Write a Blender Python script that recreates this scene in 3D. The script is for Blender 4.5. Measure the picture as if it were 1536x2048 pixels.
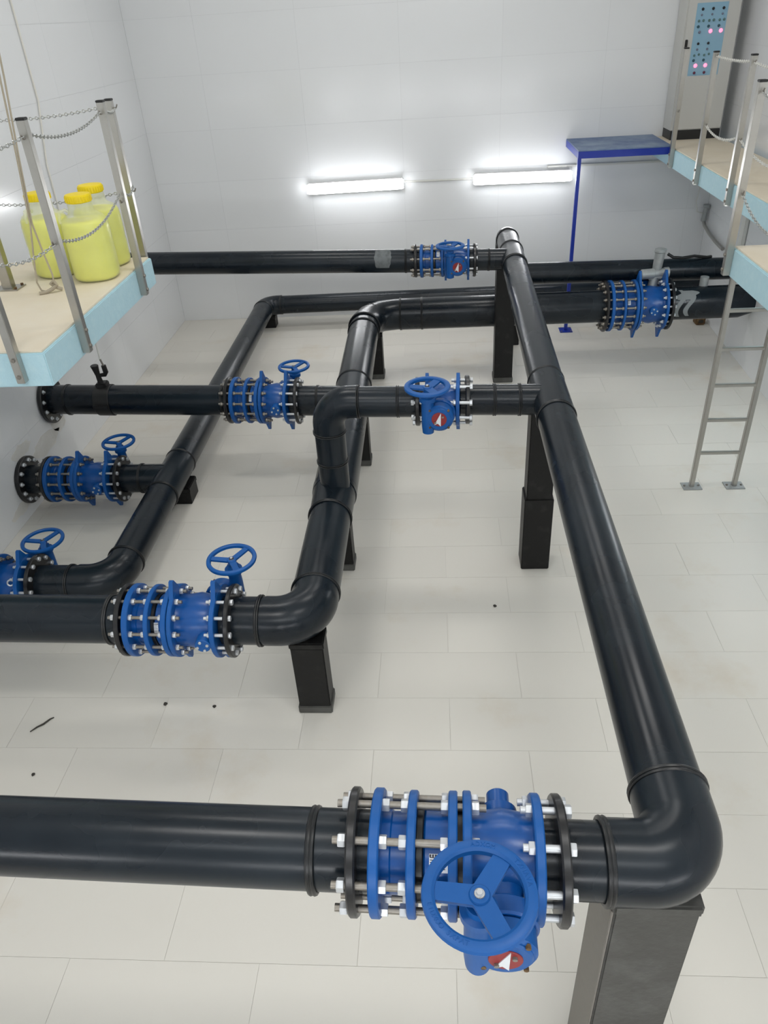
import bpy, bmesh, math, random
from mathutils import Vector, Matrix

random.seed(7)
for o in list(bpy.data.objects):
    bpy.data.objects.remove(o, do_unlink=True)
scn = bpy.context.scene
COL = scn.collection
PI = math.pi

# ------------------------------------------------------------------ camera
cam_d = bpy.data.cameras.new('camera')
cam = bpy.data.objects.new('camera', cam_d)
COL.objects.link(cam)
cam_d.sensor_fit = 'VERTICAL'
cam_d.sensor_height = 36.0
cam_d.lens = 1500.0 / 2048.0 * 36.0
cam_d.clip_start = 0.02
_r = Vector((0.99712, 0.05221, -0.05527))          # right
_dn = Vector((-0.01724, -0.5570, -0.8303))         # down
_f = Vector((-0.07415, 0.82886, -0.5545))          # forward
_f.normalize()
_r = (_r - _f * _r.dot(_f)).normalized()
_dn = _f.cross(_r)
cam.matrix_world = Matrix(((_r.x, -_dn.x, -_f.x, 0.0), (_r.y, -_dn.y, -_f.y, 0.0),
                           (_r.z, -_dn.z, -_f.z, 3.6), (0, 0, 0, 1)))
scn.camera = cam

# ------------------------------------------------------------------ world, lights, exposure
w = bpy.data.worlds.new('world')
scn.world = w
w.use_nodes = True
w.node_tree.nodes['Background'].inputs['Color'].default_value = (0.8, 0.85, 0.9, 1)
w.node_tree.nodes['Background'].inputs['Strength'].default_value = 0.02
scn.view_settings.view_transform = 'Standard'
scn.view_settings.look = 'None'
scn.view_settings.exposure = 0.12
scn.view_settings.gamma = 1.0
scn.view_settings.use_curve_mapping = False

CEIL = 5.7


def area_lamp(name, loc, sx, sy, power, color, rot=(0, 0, 0)):
    l = bpy.data.lights.new(name, 'AREA')
    l.shape = 'RECTANGLE'
    l.size, l.size_y = sx, sy
    l.energy = power
    l.color = color
    o = bpy.data.objects.new(name, l)
    o.location = loc
    o.rotation_euler = rot
    COL.objects.link(o)
    return o


for lx, ly, pw in ((-1.6, 1.4, 26), (1.6, 1.4, 27), (-1.8, 5.4, 24), (0.7, 5.4, 22), (-1.6, 8.3, 17), (0.7, 8.1, 22)):
    la = area_lamp('ceiling_lamp', (lx, ly, CEIL - 0.08), 1.3, 0.5, pw, (1.0, 0.98, 0.95))
    la.data.spread = math.radians(170)
# added area fill high behind the camera, to even out the back wall
area_lamp('added_fill', (0.0, -1.1, 4.7), 4.5, 0.6, 62, (0.95, 0.98, 1.0), (math.radians(90), 0, 0))

# ------------------------------------------------------------------ materials
MATS = {}


def nt(name):
    m = bpy.data.materials.new(name)
    m.use_nodes = True
    b = m.node_tree.nodes['Principled BSDF']
    MATS[name] = m
    return m, m.node_tree, b


def simple(name, col, rough=0.5, metal=0.0, spec=0.5, noise=0.0, nscale=6.0, col2=None, bump=0.0, bscale=40.0,
           emis=None, estr=0.0, lo=0.45, hi=0.7, rvar=0.0, detail=6):
    m, t, b = nt(name)
    b.inputs['Base Color'].default_value = (*col, 1)
    b.inputs['Roughness'].default_value = rough
    b.inputs['Metallic'].default_value = metal
    b.inputs['Specular IOR Level'].default_value = spec
    tc = t.nodes.new('ShaderNodeTexCoord')
    if noise > 0:
        n = t.nodes.new('ShaderNodeTexNoise')
        n.inputs['Scale'].default_value = nscale
        n.inputs['Detail'].default_value = detail
        n.inputs['Roughness'].default_value = 0.6
        t.links.new(tc.outputs['Object'], n.inputs['Vector'])
        r = t.nodes.new('ShaderNodeMapRange')
        r.inputs['From Min'].default_value = lo
        r.inputs['From Max'].default_value = hi
        r.inputs['To Min'].default_value = 0
        r.inputs['To Max'].default_value = noise
        t.links.new(n.outputs['Fac'], r.inputs['Value'])
        mx = t.nodes.new('ShaderNodeMix')
        mx.data_type = 'RGBA'
        mx.inputs[6].default_value = (*col, 1)
        mx.inputs[7].default_value = (*(col2 or (0.5, 0.5, 0.5)), 1)
        t.links.new(r.outputs['Result'], mx.inputs[0])
        t.links.new(mx.outputs[2], b.inputs['Base Color'])
        if rvar:
            r2 = t.nodes.new('ShaderNodeMapRange')
            r2.inputs['From Min'].default_value = lo
            r2.inputs['From Max'].default_value = hi
            r2.inputs['To Min'].default_value = rough
            r2.inputs['To Max'].default_value = rough + rvar
            t.links.new(n.outputs['Fac'], r2.inputs['Value'])
            t.links.new(r2.outputs['Result'], b.inputs['Roughness'])
    if bump > 0:
        n2 = t.nodes.new('ShaderNodeTexNoise')
        n2.inputs['Scale'].default_value = bscale
        n2.inputs['Detail'].default_value = 4
        t.links.new(tc.outputs['Object'], n2.inputs['Vector'])
        bp = t.nodes.new('ShaderNodeBump')
        bp.inputs['Strength'].default_value = bump
        bp.inputs['Distance'].default_value = 0.01
        t.links.new(n2.outputs['Fac'], bp.inputs['Height'])
        t.links.new(bp.outputs['Normal'], b.inputs['Normal'])
    if emis:
        b.inputs['Emission Color'].default_value = (*emis, 1)
        b.inputs['Emission Strength'].default_value = estr
    return m


HDPE = simple('black_polyethylene', (0.005, 0.0085, 0.013), 0.24, spec=0.34, noise=0.09, nscale=2.2,
              col2=(0.10, 0.15, 0.19), lo=0.38, hi=0.9, rvar=0.12, detail=2.5)
BEAD = simple('black_weld', (0.006, 0.007, 0.008), 0.35)
BFL = simple('black_steel', (0.008, 0.008, 0.009), 0.3, spec=0.55)
BLUE = simple('blue_enamel', (0.002, 0.070, 0.285), 0.28, spec=0.5, noise=0.25, nscale=9, col2=(0.02, 0.15, 0.48), lo=0.5, hi=0.75)
BLUEF = simple('blue_flange_enamel', (0.004, 0.088, 0.325), 0.4, spec=0.38, noise=0.2, nscale=14, col2=(0.018, 0.13, 0.40), lo=0.55, hi=0.8)
ROD = simple('dull_steel', (0.30, 0.28, 0.25), 0.42, metal=0.75, noise=0.5, nscale=30, col2=(0.2, 0.17, 0.13))
ZINC = simple('zinc_plate', (0.62, 0.64, 0.66), 0.38, metal=0.6)
STEEL = simple('stainless_steel', (0.46, 0.45, 0.42), 0.33, metal=0.9, noise=0.25, nscale=10, col2=(0.35, 0.33, 0.29))
CAPB = simple('black_plastic', (0.012, 0.012, 0.012), 0.45)
PILL = simple('black_painted_concrete', (0.006, 0.006, 0.006), 0.45, spec=0.3, noise=0.12, nscale=9, col2=(0.2, 0.2, 0.19), lo=0.55, hi=0.85, bump=0.15, bscale=25)
PILG = simple('faded_black_concrete', (0.058, 0.057, 0.052), 0.55, noise=0.5, nscale=7, col2=(0.15, 0.155, 0.145), lo=0.45, hi=0.8, bump=0.25, bscale=35)
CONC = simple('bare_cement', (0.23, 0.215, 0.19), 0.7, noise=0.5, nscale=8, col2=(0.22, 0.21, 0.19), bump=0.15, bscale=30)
GROUT = simple('floor_grout', (0.57, 0.55, 0.495), 0.85)
WGROUT = simple('wall_grout', (0.60, 0.61, 0.62), 0.8)
PLAST = simple('rough_plaster', (0.73, 0.72, 0.68), 0.7, noise=0.5, nscale=12, col2=(0.78, 0.77, 0.75), bump=0.3, bscale=40)
CEILM = simple('ceiling_paint', (0.82, 0.83, 0.83), 0.9)
SLABB = simple('pale_blue_paint', (0.45, 0.67, 0.75), 0.75, noise=0.6, nscale=22, col2=(0.52, 0.72, 0.78), bump=0.3, bscale=60)
SLABT = simple('beige_screed', (0.74, 0.66, 0.52), 0.6, noise=0.6, nscale=2.5, col2=(0.78, 0.73, 0.62))
TUBE = simple('pale_conduit', (0.68, 0.68, 0.64), 0.5)
BPNT = simple('royal_blue_paint', (0.006, 0.03, 0.33), 0.4)
BTOP = simple('worn_blue_plate', (0.06, 0.12, 0.27), 0.45, noise=0.85, nscale=3.5, col2=(0.24, 0.32, 0.43), lo=0.35, hi=0.65)
CABG = simple('light_grey_cabinet', (0.58, 0.58, 0.55), 0.45)
PANEL = simple('pale_blue_panel', (0.27, 0.47, 0.61), 0.5)
GRAYG = simple('bare_grey_casting', (0.34, 0.36, 0.36), 0.45, metal=0.3, noise=0.5, nscale=14, col2=(0.5, 0.5, 0.48))
YCAP = simple('yellow_cap', (0.86, 0.66, 0.0), 0.45)
REDP = simple('red_enamel', (0.26, 0.022, 0.024), 0.45)
WHITE = simple('white_plate', (0.74, 0.77, 0.8), 0.4)
ROPE = simple('beige_rope', (0.42, 0.37, 0.28), 0.9)
RUST = simple('rusty_brown', (0.10, 0.055, 0.02), 0.85, noise=0.7, nscale=40, col2=(0.3, 0.2, 0.09))
DARK = simple('dark_debris', (0.04, 0.036, 0.03), 0.9)
HOSEM = simple('pale_hose', (0.74, 0.72, 0.66), 0.5)
PAINTW = simple('grey_white_paint', (0.22, 0.235, 0.24), 0.6)
DUST = simple('pale_cement_dust', (0.15, 0.165, 0.17), 0.8, noise=0.8, nscale=25, col2=(0.08, 0.09, 0.09))
LAMPW = simple('lamp_housing', (0.8, 0.8, 0.8), 0.5)
GLOW = simple('lamp_diffuser', (0.9, 0.9, 0.9), 0.4, emis=(0.97, 0.98, 1.0), estr=19.0)
REDL = simple('red_pilot_light', (0.8, 0.1, 0.15), 0.3, emis=(1.0, 0.16, 0.26), estr=2.4)
REDO = simple('dark_red_button', (0.12, 0.01, 0.04), 0.4)
TEAL = simple('teal_lens', (0.02, 0.09, 0.12), 0.35)
GREEN = simple('grey_green_lens', (0.10, 0.20, 0.19), 0.4)
MAUVE = simple('grey_lens', (0.18, 0.2, 0.27), 0.4)
CHAINM = simple('galvanised_chain', (0.42, 0.43, 0.42), 0.35, metal=0.8)
PCHAIN = simple('white_plastic_chain', (0.66, 0.66, 0.62), 0.5)
LIQ = simple('yellow_liquid', (0.90, 0.90, 0.02), 0.3)
LIQ.node_tree.nodes['Principled BSDF'].inputs['Subsurface Weight'].default_value = 0.3
LIQ.node_tree.nodes['Principled BSDF'].inputs['Subsurface Radius'].default_value = (0.1, 0.1, 0.02)
LINE = simple('label_print', (0.05, 0.05, 0.06), 0.7)


def tile_mat(name, col, rough, var, stain=None, stain_amt=0.0, bump=0.0):
    m, t, b = nt(name)
    oi = t.nodes.new('ShaderNodeObjectInfo')
    geo = t.nodes.new('ShaderNodeNewGeometry')
    n = t.nodes.new('ShaderNodeTexNoise')
    n.inputs['Scale'].default_value = 0.9
    n.inputs['Detail'].default_value = 7
    n.inputs['Roughness'].default_value = 0.62
    t.links.new(geo.outputs['Position'], n.inputs['Vector'])
    hs = t.nodes.new('ShaderNodeHueSaturation')
    hs.inputs['Color'].default_value = (*col, 1)
    r = t.nodes.new('ShaderNodeMapRange')
    r.inputs['To Min'].default_value = 1 - var
    r.inputs['To Max'].default_value = 1 + var
    t.links.new(oi.outputs['Random'], r.inputs['Value'])
    t.links.new(r.outputs['Result'], hs.inputs['Value'])
    out = hs.outputs['Color']
    if stain:
        mx = t.nodes.new('ShaderNodeMix')
        mx.data_type = 'RGBA'
        rr = t.nodes.new('ShaderNodeMapRange')
        rr.inputs['From Min'].default_value = 0.56
        rr.inputs['From Max'].default_value = 0.78
        rr.inputs['To Max'].default_value = stain_amt
        t.links.new(n.outputs['Fac'], rr.inputs['Value'])
        t.links.new(rr.outputs['Result'], mx.inputs[0])
        t.links.new(out, mx.inputs[6])
        mx.inputs[7].default_value = (*stain, 1)
        out = mx.outputs[2]
    t.links.new(out, b.inputs['Base Color'])
    b.inputs['Roughness'].default_value = rough
    if bump:
        n2 = t.nodes.new('ShaderNodeTexNoise')
        n2.inputs['Scale'].default_value = 1.7
        n2.inputs['Detail'].default_value = 2
        t.links.new(geo.outputs['Position'], n2.inputs['Vector'])
        bp = t.nodes.new('ShaderNodeBump')
        bp.inputs['Strength'].default_value = bump
        bp.inputs['Distance'].default_value = 0.02
        t.links.new(n2.outputs['Fac'], bp.inputs['Height'])
        t.links.new(bp.outputs['Normal'], b.inputs['Normal'])
    return m


FTILE = tile_mat('cream_floor_tile', (0.69, 0.665, 0.605), 0.42, 0.02, (0.55, 0.45, 0.31), 0.6)
WTILE = tile_mat('white_wall_tile', (0.80, 0.815, 0.825), 0.16, 0.008, None, 0, 0.05)


def plastic_mat():
    m, t, b = nt('milky_plastic')
    b.inputs['Base Color'].default_value = (0.90, 0.92, 0.70, 1)
    b.inputs['Roughness'].default_value = 0.35
    tr = t.nodes.new('ShaderNodeBsdfTransparent')
    tr.inputs['Color'].default_value = (0.97, 0.98, 0.93, 1)
    mx = t.nodes.new('ShaderNodeMixShader')
    mx.inputs[0].default_value = 0.30
    out = t.nodes['Material Output']
    t.links.new(tr.outputs[0], mx.inputs[1])
    t.links.new(b.outputs[0], mx.inputs[2])
    t.links.new(mx.outputs[0], out.inputs['Surface'])
    return m


MILK = plastic_mat()


# ------------------------------------------------------------------ mesh building
class MB:
    def __init__(s):
        s.v = []
        s.f = []

    def add(s, vs, fs):
        o = len(s.v)
        s.v += [tuple(p) for p in vs]
        s.f += [tuple(i + o for i in f) for f in fs]
        return s

    def box(s, x0, x1, y0, y1, z0, z1, bev=0.0):
        if bev > 0:
            bm = bmesh.new()
            bmesh.ops.create_cube(bm, size=1)
            for p in bm.verts:
                p.co = Vector(((x0 + x1) / 2 + p.co.x * (x1 - x0), (y0 + y1) / 2 + p.co.y * (y1 - y0), (z0 + z1) / 2 + p.co.z * (z1 - z0)))
            bmesh.ops.bevel(bm, geom=bm.edges[:], offset=bev, segments=2, affect='EDGES')
            bm.verts.index_update()
            s.add([p.co for p in bm.verts], [[q.index for q in f.verts] for f in bm.faces])
            bm.free()
            return s
        s.add([(x0, y0, z0), (x1, y0, z0), (x1, y1, z0), (x0, y1, z0), (x0, y0, z1), (x1, y0, z1), (x1, y1, z1), (x0, y1, z1)],
              [(0, 3, 2, 1), (4, 5, 6, 7), (0, 1, 5, 4), (1, 2, 6, 5), (2, 3, 7, 6), (3, 0, 4, 7)])
        return s

    def lathe(s, prof, o=(0, 0, 0), ax=(0, 0, 1), n=24, closed=False, phase=0.0):
        """prof: (t along axis, radius) list"""
        a = Vector(ax).normalized()
        u = a.orthogonal().normalized() if abs(a.z) < 0.99 else Vector((1, 0, 0))
        if abs(a.x) > 0.99:
            u = Vector((0, 1, 0))
        v = a.cross(u)
        o = Vector(o)
        vs = []
        for (t, r) in prof:
            for k in range(n):
                g = 2 * PI * k / n + phase
                vs.append(o + a * t + (u * math.cos(g) + v * math.sin(g)) * r)
        fs = []
        m = len(prof)
        for i in range(m if closed else m - 1):
            j = (i + 1) % m
            for k in range(n):
                l = (k + 1) % n
                fs.append((i * n + k, i * n + l, j * n + l, j * n + k))
        if not closed:
            if prof[0][1] > 1e-6:
                fs.append(tuple(reversed(range(n))))
            if prof[-1][1] > 1e-6:
                fs.append(tuple((m - 1) * n + k for k in range(n)))
        return s.add(vs, fs)

    def cyl(s, p0, p1, r, r2=None, n=16, phase=0.0):
        p0, p1 = Vector(p0), Vector(p1)
        L = (p1 - p0).length
        return s.lathe([(0, r), (L, r if r2 is None else r2)], p0, p1 - p0, n, phase=phase)

    def disc(s, p0, p1, r, bev=0.003, n=32):
        p0, p1 = Vector(p0), Vector(p1)
        L = (p1 - p0).length
        return s.lathe([(0, r - bev), (bev, r), (L - bev, r), (L, r - bev)], p0, p1 - p0, n)

    def annulus(s, o, ax, t, ro, ri, n=48, bev=0.003):
        return s.lathe([(0, ri), (0, ro - bev), (bev, ro), (t - bev, ro), (t, ro - bev), (t, ri)], o, ax, n, closed=True)

    def torus(s, o, ax, R, r, n=36, m=8):
        return s.lathe([(r * math.sin(2 * PI * k / m), R + r * math.cos(2 * PI * k / m)) for k in range(m)], o, ax, n, closed=True)

    def tube(s, pts, rad, n=16, cap=True):
        pts = [Vector(p) for p in pts]
        m = len(pts)
        rr = rad if isinstance(rad, (list, tuple)) else [rad] * m
        tang = []
        for i in range(m):
            a = pts[min(i + 1, m - 1)] - pts[max(i - 1, 0)]
            tang.append(a.normalized())
        u = tang[0].orthogonal().normalized()
        vs = []
        for i in range(m):
            u = (u - tang[i] * u.dot(tang[i])).normalized()
            v = tang[i].cross(u)
            for k in range(n):
                g = 2 * PI * k / n
                vs.append(pts[i] + (u * math.cos(g) + v * math.sin(g)) * rr[i])
        fs = []
        for i in range(m - 1):
            for k in range(n):
                l = (k + 1) % n
                fs.append((i * n + k, i * n + l, (i + 1) * n + l, (i + 1) * n + k))
        if cap:
            fs.append(tuple(reversed(range(n))))
            fs.append(tuple((m - 1) * n + k for k in range(n)))
        return s.add(vs, fs)

    def prism(s, poly, o, u, v, d):
        """polygon in (u,v) plane at o, extruded by vector d"""
        o, u, v, d = Vector(o), Vector(u), Vector(v), Vector(d)
        a = [o + u * p[0] + v * p[1] for p in poly]
        n = len(a)
        fs = [tuple(range(n)), tuple(reversed(range(n, 2 * n)))]
        for i in range(n):
            j = (i + 1) % n
            fs.append((i, i + n, j + n, j))
        return s.add(a + [p + d for p in a], fs)

    def mesh(s, name, mat, angle=35):
        me = bpy.data.meshes.new(name)
        me.from_pydata(s.v, [], s.f)
        bm = bmesh.new()
        bm.from_mesh(me)
        bmesh.ops.recalc_face_normals(bm, faces=bm.faces[:])
        bm.to_mesh(me)
        bm.free()
        me.materials.append(mat)
        for p in me.polygons:
            p.use_smooth = True
        me.set_sharp_from_angle(angle=math.radians(angle))
        return me


def obj(name, mb, mat, parent=None, world=True, angle=35):
    """link a mesh as ONE object; when it has a parent, world=True converts world coords to the root's frame"""
    if parent is not None and world:
        root = parent
        while root.parent:
            root = root.parent
        inv = Matrix.LocRotScale(root.location, root.rotation_euler, None).inverted()
        mb.v = [tuple(inv @ Vector(p)) for p in mb.v]
    o = bpy.data.objects.new(name, mb.mesh(name, mat, angle))
    COL.objects.link(o)
    if parent is not None:
        o.parent = parent
    return o


def inst(name, me, loc, parent=None, rot=(0, 0, 0)):
    o = bpy.data.objects.new(name, me)
    COL.objects.link(o)
    o.location = loc
    o.rotation_euler = rot
    if parent is not None:
        o.parent = parent
    return o


def tag(o, label, cat, group=None, kind=None):
    o['label'] = label
    o['category'] = cat
    if group:
        o['group'] = group
    if kind:
        o['kind'] = kind
    return o


def thing(name, loc, label, cat, group=None, rz=0.0):
    o = bpy.data.objects.new(name, None)
    o.empty_display_size = 0.1
    COL.objects.link(o)
    o.location = loc
    o.rotation_euler = (0, 0, rz)
    return tag(o, label, cat, group)


def struct(o):
    o['kind'] = 'structure'
    return o


# ------------------------------------------------------------------ the room
XL, YB, YF = -3.67, 10.51, -1.2
XR0, XR1 = 3.14, 3.54          # right wall is slightly out of square (x at YF and at YB)
RT = math.atan((XR1 - XR0) / (YB - YF))


def xr(y):
    return XR0 + (XR1 - XR0) * (y - YF) / (YB - YF)


floor = struct(obj('floor', MB().box(XL - 0.2, XR1 + 0.25, YF - 0.2, YB + 0.2, -0.2, -0.0025), GROUT))
TW, TH, G = 0.90, 0.40, 0.0016
y = 2.87 - TH * 11
row = 0
while y < YB:
    y0, y1 = max(y, YF), min(y + TH, YB)
    if y1 - y0 > 0.02:
        x = -2.66 - TW * 3 + (0.45 if row % 2 == 0 else 0.0)
        while x < XR1:
            x0, x1 = max(x, XL), min(x + TW, xr(y1) if x + TW > 3.0 else 99)
            if x1 - x0 > 0.02 and y1 > 0.75:
                h = random.uniform(-0.0004, 0.0004)
                m = MB().box(x0 + G / 2 - (x0 + x1) / 2, x1 - G / 2 - (x0 + x1) / 2, y0 + G / 2 - y0, y1 - G / 2 - y0, -0.002, 0.0)
                inst('tile', m.mesh('tile', FTILE), ((x0 + x1) / 2, y0, h), floor)
            elif x1 - x0 > 0.02:
                pass
            x += TW
    y += TH
    row += 1
obj('tile_apron', MB().box(XL, XR0, YF, 0.9 - 0.03, -0.0024, -0.0005), FTILE, floor)['kind'] = 'stuff'


def wall_panel(name, o, u, length, height, x_joints, z_joints, nrm, vis):
    """wall slab + wall tiles as parts.  o origin at floor, u unit direction, nrm towards the room"""
    u, nrm, o = Vector(u), Vector(nrm), Vector(o)
    th = 0.2
    m = MB()
    a = o - nrm * (th + 0.002)
    m.prism([(0, -0.2), (length, -0.2), (length, height), (0, height)], a, u, (0, 0, 1), nrm * th)
    wl = struct(obj(name, m, WGROUT))
    g = 0.0016
    rest = MB()
    for i in range(len(x_joints) - 1):
        for j in range(len(z_joints) - 1):
            a0, a1, b0, b1 = x_joints[i] + g / 2, x_joints[i + 1] - g / 2, z_joints[j] + g / 2, z_joints[j + 1] - g / 2
            if vis(a0, a1, b0, b1):
                t = MB().prism([(0, 0), (a1 - a0, 0), (a1 - a0, b1 - b0), (0, b1 - b0)], nrm * (-0.002), u, (0, 0, 1), nrm * 0.002)
                inst('tile', t.mesh('tile', WTILE), o + u * a0 + Vector((0, 0, b0)), wl)
            else:
                rest.prism([(a0, b0), (a1, b0), (a1, b1), (a0, b1)], o - nrm * 0.002, u, (0, 0, 1), nrm * 0.002)
    if rest.v:
        r = obj('upper_tiling', rest, WTILE, wl)
        r['kind'] = 'stuff'
    return wl


def joints(lo, hi, first, step):
    out = [lo]
    k = first
    while k < hi - 0.03:
        if k > lo + 0.03:
            out.append(k)
        k += step
    out.append(hi)
    return out


ZJ = joints(0, CEIL, 0.64, 0.608)
wall_panel('wall_back', (XL, YB, 0), (1, 0, 0), XR1 - XL, CEIL, joints(0, XR1 - XL, 0.84, 1.22), ZJ, (0, -1, 0),
           lambda a0, a1, b0, b1: b0 < 4.0)
wall_panel('wall_left', (XL, YF, 0), (0, 1, 0), YB - YF, CEIL, joints(0, YB - YF, 0.9, 1.22), ZJ, (1, 0, 0),
           lambda a0, a1, b0, b1: a1 + YF > 3.4 and b0 < 4.2)
wl_ = bpy.data.objects['wall_left']
for (py, pz, ra, rb_) in ((6.02, 0.42, 0.30, 0.10), (5.62, 0.56, 0.20, 0.07), (6.35, 0.50, 0.16, 0.12), (5.35, 0.14, 0.22, 0.06)):
    pg = []
    for k in range(18):
        g = 2 * PI * k / 18
        rr = random.uniform(0.7, 1.1)
        pg.append((ra * rr * math.cos(g), rb_ * rr * math.sin(g)))
    obj('plaster_patch', MB().prism(pg, (XL - 0.001, py, pz), (0, 1, 0), (0, 0, 1), (0.003, 0, 0)), PLAST, wl_)
ru = Vector((XR1 - XR0, YB - YF, 0))
rl = ru.length
ru.normalize()
wall_panel('wall_right', (XR0, YF, 0), ru, rl, CEIL, joints(0, rl, 1.0, 1.22), ZJ, (-ru.y, ru.x, 0),
           lambda a0, a1, b0, b1: a1 + YF > 5.0 and b0 < 3.7)
wall_panel('wall_front', (XL, YF, 0), (1, 0, 0), XR0 - XL, CEIL, joints(0, XR0 - XL, 0.84, 1.22), ZJ, (0, 1, 0),
           lambda a0, a1, b0, b1: False)
struct(obj('ceiling', MB().box(XL - 0.2, XR1 + 0.25, YF - 0.2, YB + 0.2, CEIL, CEIL + 0.15), CEILM))


# ------------------------------------------------------------------ platforms
def platform(name, label, boxes, tops, base):
    t = thing(name, base, label, 'platform')
    m = MB()
    for b in boxes:
        m.box(*b, bev=0.006)
    obj('slab', m, SLABB, t)
    for b in tops:
        obj('screed', MB().box(*b, bev=0.002), SLABT, t)
    return t


PZ = 2.12
platform('raised_platform', 'raised concrete platform with pale blue edge holding yellow jerrycans by left wall',
         [(XL + 0.005, -2.205, 3.89, 5.84, PZ - 0.21, PZ - 0.012)], [(XL + 0.005, -2.222, 3.907, 5.823, PZ - 0.0125, PZ)], (-2.95, 4.9, PZ - 0.21))
platform('raised_platform', 'raised concrete platform with pale blue edge under the electrical cabinet',
         [(2.72, xr(8) - 0.03, 5.52, YB - 0.01, PZ - 0.20, PZ - 0.012)], [(2.737, xr(8) - 0.035, 5.52, YB - 0.01, PZ - 0.0125, PZ)], (3.1, 8, PZ - 0.2))
platform('raised_platform', 'pale blue edged landing at the head of the steel ladder',
         [(2.05, xr(3) - 0.03, 3.2, 5.46, PZ - 0.20, PZ - 0.012)], [(2.067, xr(3) - 0.035, 3.2, 5.443, PZ - 0.0125, PZ)], (2.6, 4.4, PZ - 0.2))


# ------------------------------------------------------------------ pipes
def bead(m, p, ax, R, r=0.006):
    a = Vector(ax).normalized()
    m.torus(Vector(p) - a * 0.006, a, R + 0.001, r, 40, 8)
    m.torus(Vector(p) + a * 0.006, a, R + 0.001, r, 40, 8)
    return m


def weld(parent, p, ax, R, r=0.006):
    return obj('weld_bead', bead(MB(), p, ax, R, r), BEAD, parent)


def pipe(parent, p0, p1, R, name='pipe_segment', mat=None, n=48):
    return obj(name, MB().cyl(p0, p1, R, n=n), mat or HDPE, parent)


def elbow(parent, c, d0, d1, bend, R, extra=0.05, n=40, seg=14, swell=1.0):
    """elbow whose axes meet at c; d0/d1 unit directions away from c along both legs"""
    c, d0, d1 = Vector(c), Vector(d0).normalized(), Vector(d1).normalized()
    th = PI - d0.angle(d1)
    tl = bend * math.tan(th / 2)
    ctr = c + (d0 + d1).normalized() * (bend / math.cos(th / 2))
    a = (c + d0 * tl) - ctr
    b = (c + d1 * tl) - ctr
    ax = a.cross(b).normalized()
    pts = [c + d0 * (tl + extra)]
    for k in range(seg + 1):
        pts.append(ctr + Matrix.Rotation(th * k / seg, 3, ax) @ a)
    pts.append(c + d1 * (tl + extra))
    rr = [R] + [R * (1 + (swell - 1) * math.sin(PI * k / seg)) for k in range(seg + 1)] + [R]
    obj('elbow', MB().tube(pts, rr, n), HDPE, parent)
    return pts[0], pts[-1]


def backing_flange(parent, p, ax, R, Ri, t=0.028):
    return obj('backing_flange', MB().annulus(Vector(p) - Vector(ax).normalized() * t / 2, ax, t, R, Ri, 48, 0.005), BFL, parent)


# --- high right hand line: elbow in front, along the room, drop at the far end and run to the right wall
A0 = Vector((0.712, 1.292, 1.475))
A1 = Vector((0.722, 4.44, 1.475))
A2 = Vector((0.783, 8.62, 1.475))
RA = 0.115
dB = Vector((-1, 0.0284, 0)).normalized()
dA = (A1 - A0).normalized()
lineA = thing('pipe_run', (0.72, 4.5, 1.36), 'long high black pipe line from the near elbow to the far wall on tall pillars', 'pipe')
e0, e1 = elbow(lineA, A0, dB, dA, 0.135, 0.122, 0.11, swell=1.03)
pipe(lineA, e1 + dA * -0.01, A1, RA)
dA2 = (A2 - A1).normalized()
pipe(lineA, A1, A2 - dA2 * 0.14, RA)
weld(lineA, e1, dA, 0.119, 0.007)
obj('sleeve', MB().cyl(A1 - dA * 0.26, A1 + dA * 0.26, RA + 0.005, n=48), HDPE, lineA)
weld(lineA, A1 - dA * 0.26, dA, RA + 0.002)
weld(lineA, A1 + dA * 0.26, dA, RA + 0.002)
T2 = A1 + dA2 * 3.23
obj('sleeve', MB().cyl(T2 - dA2 * 0.24, T2 + dA2 * 0.24, RA + 0.005, n=48), HDPE, lineA)
weld(lineA, T2 - dA2 * 0.25, dA2, RA + 0.003, 0.009)
weld(lineA, T2 + dA2 * 0.25, dA2, RA + 0.003, 0.009)
# far drop
c1 = A2
c2 = Vector((0.79, 8.62, 1.05))
f0, f1 = elbow(lineA, c1, -dA2, (0, 0, -1), 0.15, 0.119, 0.04)
weld(lineA, f0, dA2, 0.117)
dJ = Vector((1, 0.015, -0.018)).normalized()
g0, g1 = elbow(lineA, c2, (0, 0, 1), dJ, 0.15, 0.119, 0.03)
pipe(lineA, f1, g0, RA)
Jend = Vector((xr(8.6) + 0.004, 8.66, 1.00))
pipe(lineA, g1, Jend, 0.118)
# stub to the near valve
nB = e0
FB = Vector((0.334, A0.y + 0.0284 * (A0.x - 0.334), 1.475))
pipe(lineA, nB, FB + dB * 0.050, 0.112)
weld(lineA, A0 + dB * 0.245, dB, 0.119, 0.008)
backing_flange(lineA, FB, dB, 0.184, 0.105)
# branch stubs
TC = A1
dC = Vector((-1, 0.06, 0)).normalized()
FC = TC + dC * ((0.722 - 0.190) / 0.9982)
pipe(lineA, TC, FC + dC * 0.045, 0.1)
for d in (0.20, 0.36):
    weld(lineA, TC + dC * d, dC, 0.1, 0.005)
backing_flange(lineA, FC, dC, 0.158, 0.095)
dI = Vector((-1, 0.045, 0.012)).normalized()
FI = T2 + dI * (T2.x - 0.387)
pipe(lineA, T2, FI + dI * 0.046, 0.103)
weld(lineA, T2 + dI * 0.24, dI, 0.103, 0.005)
backing_flange(lineA, FI, dI, 0.16, 0.095)

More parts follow.
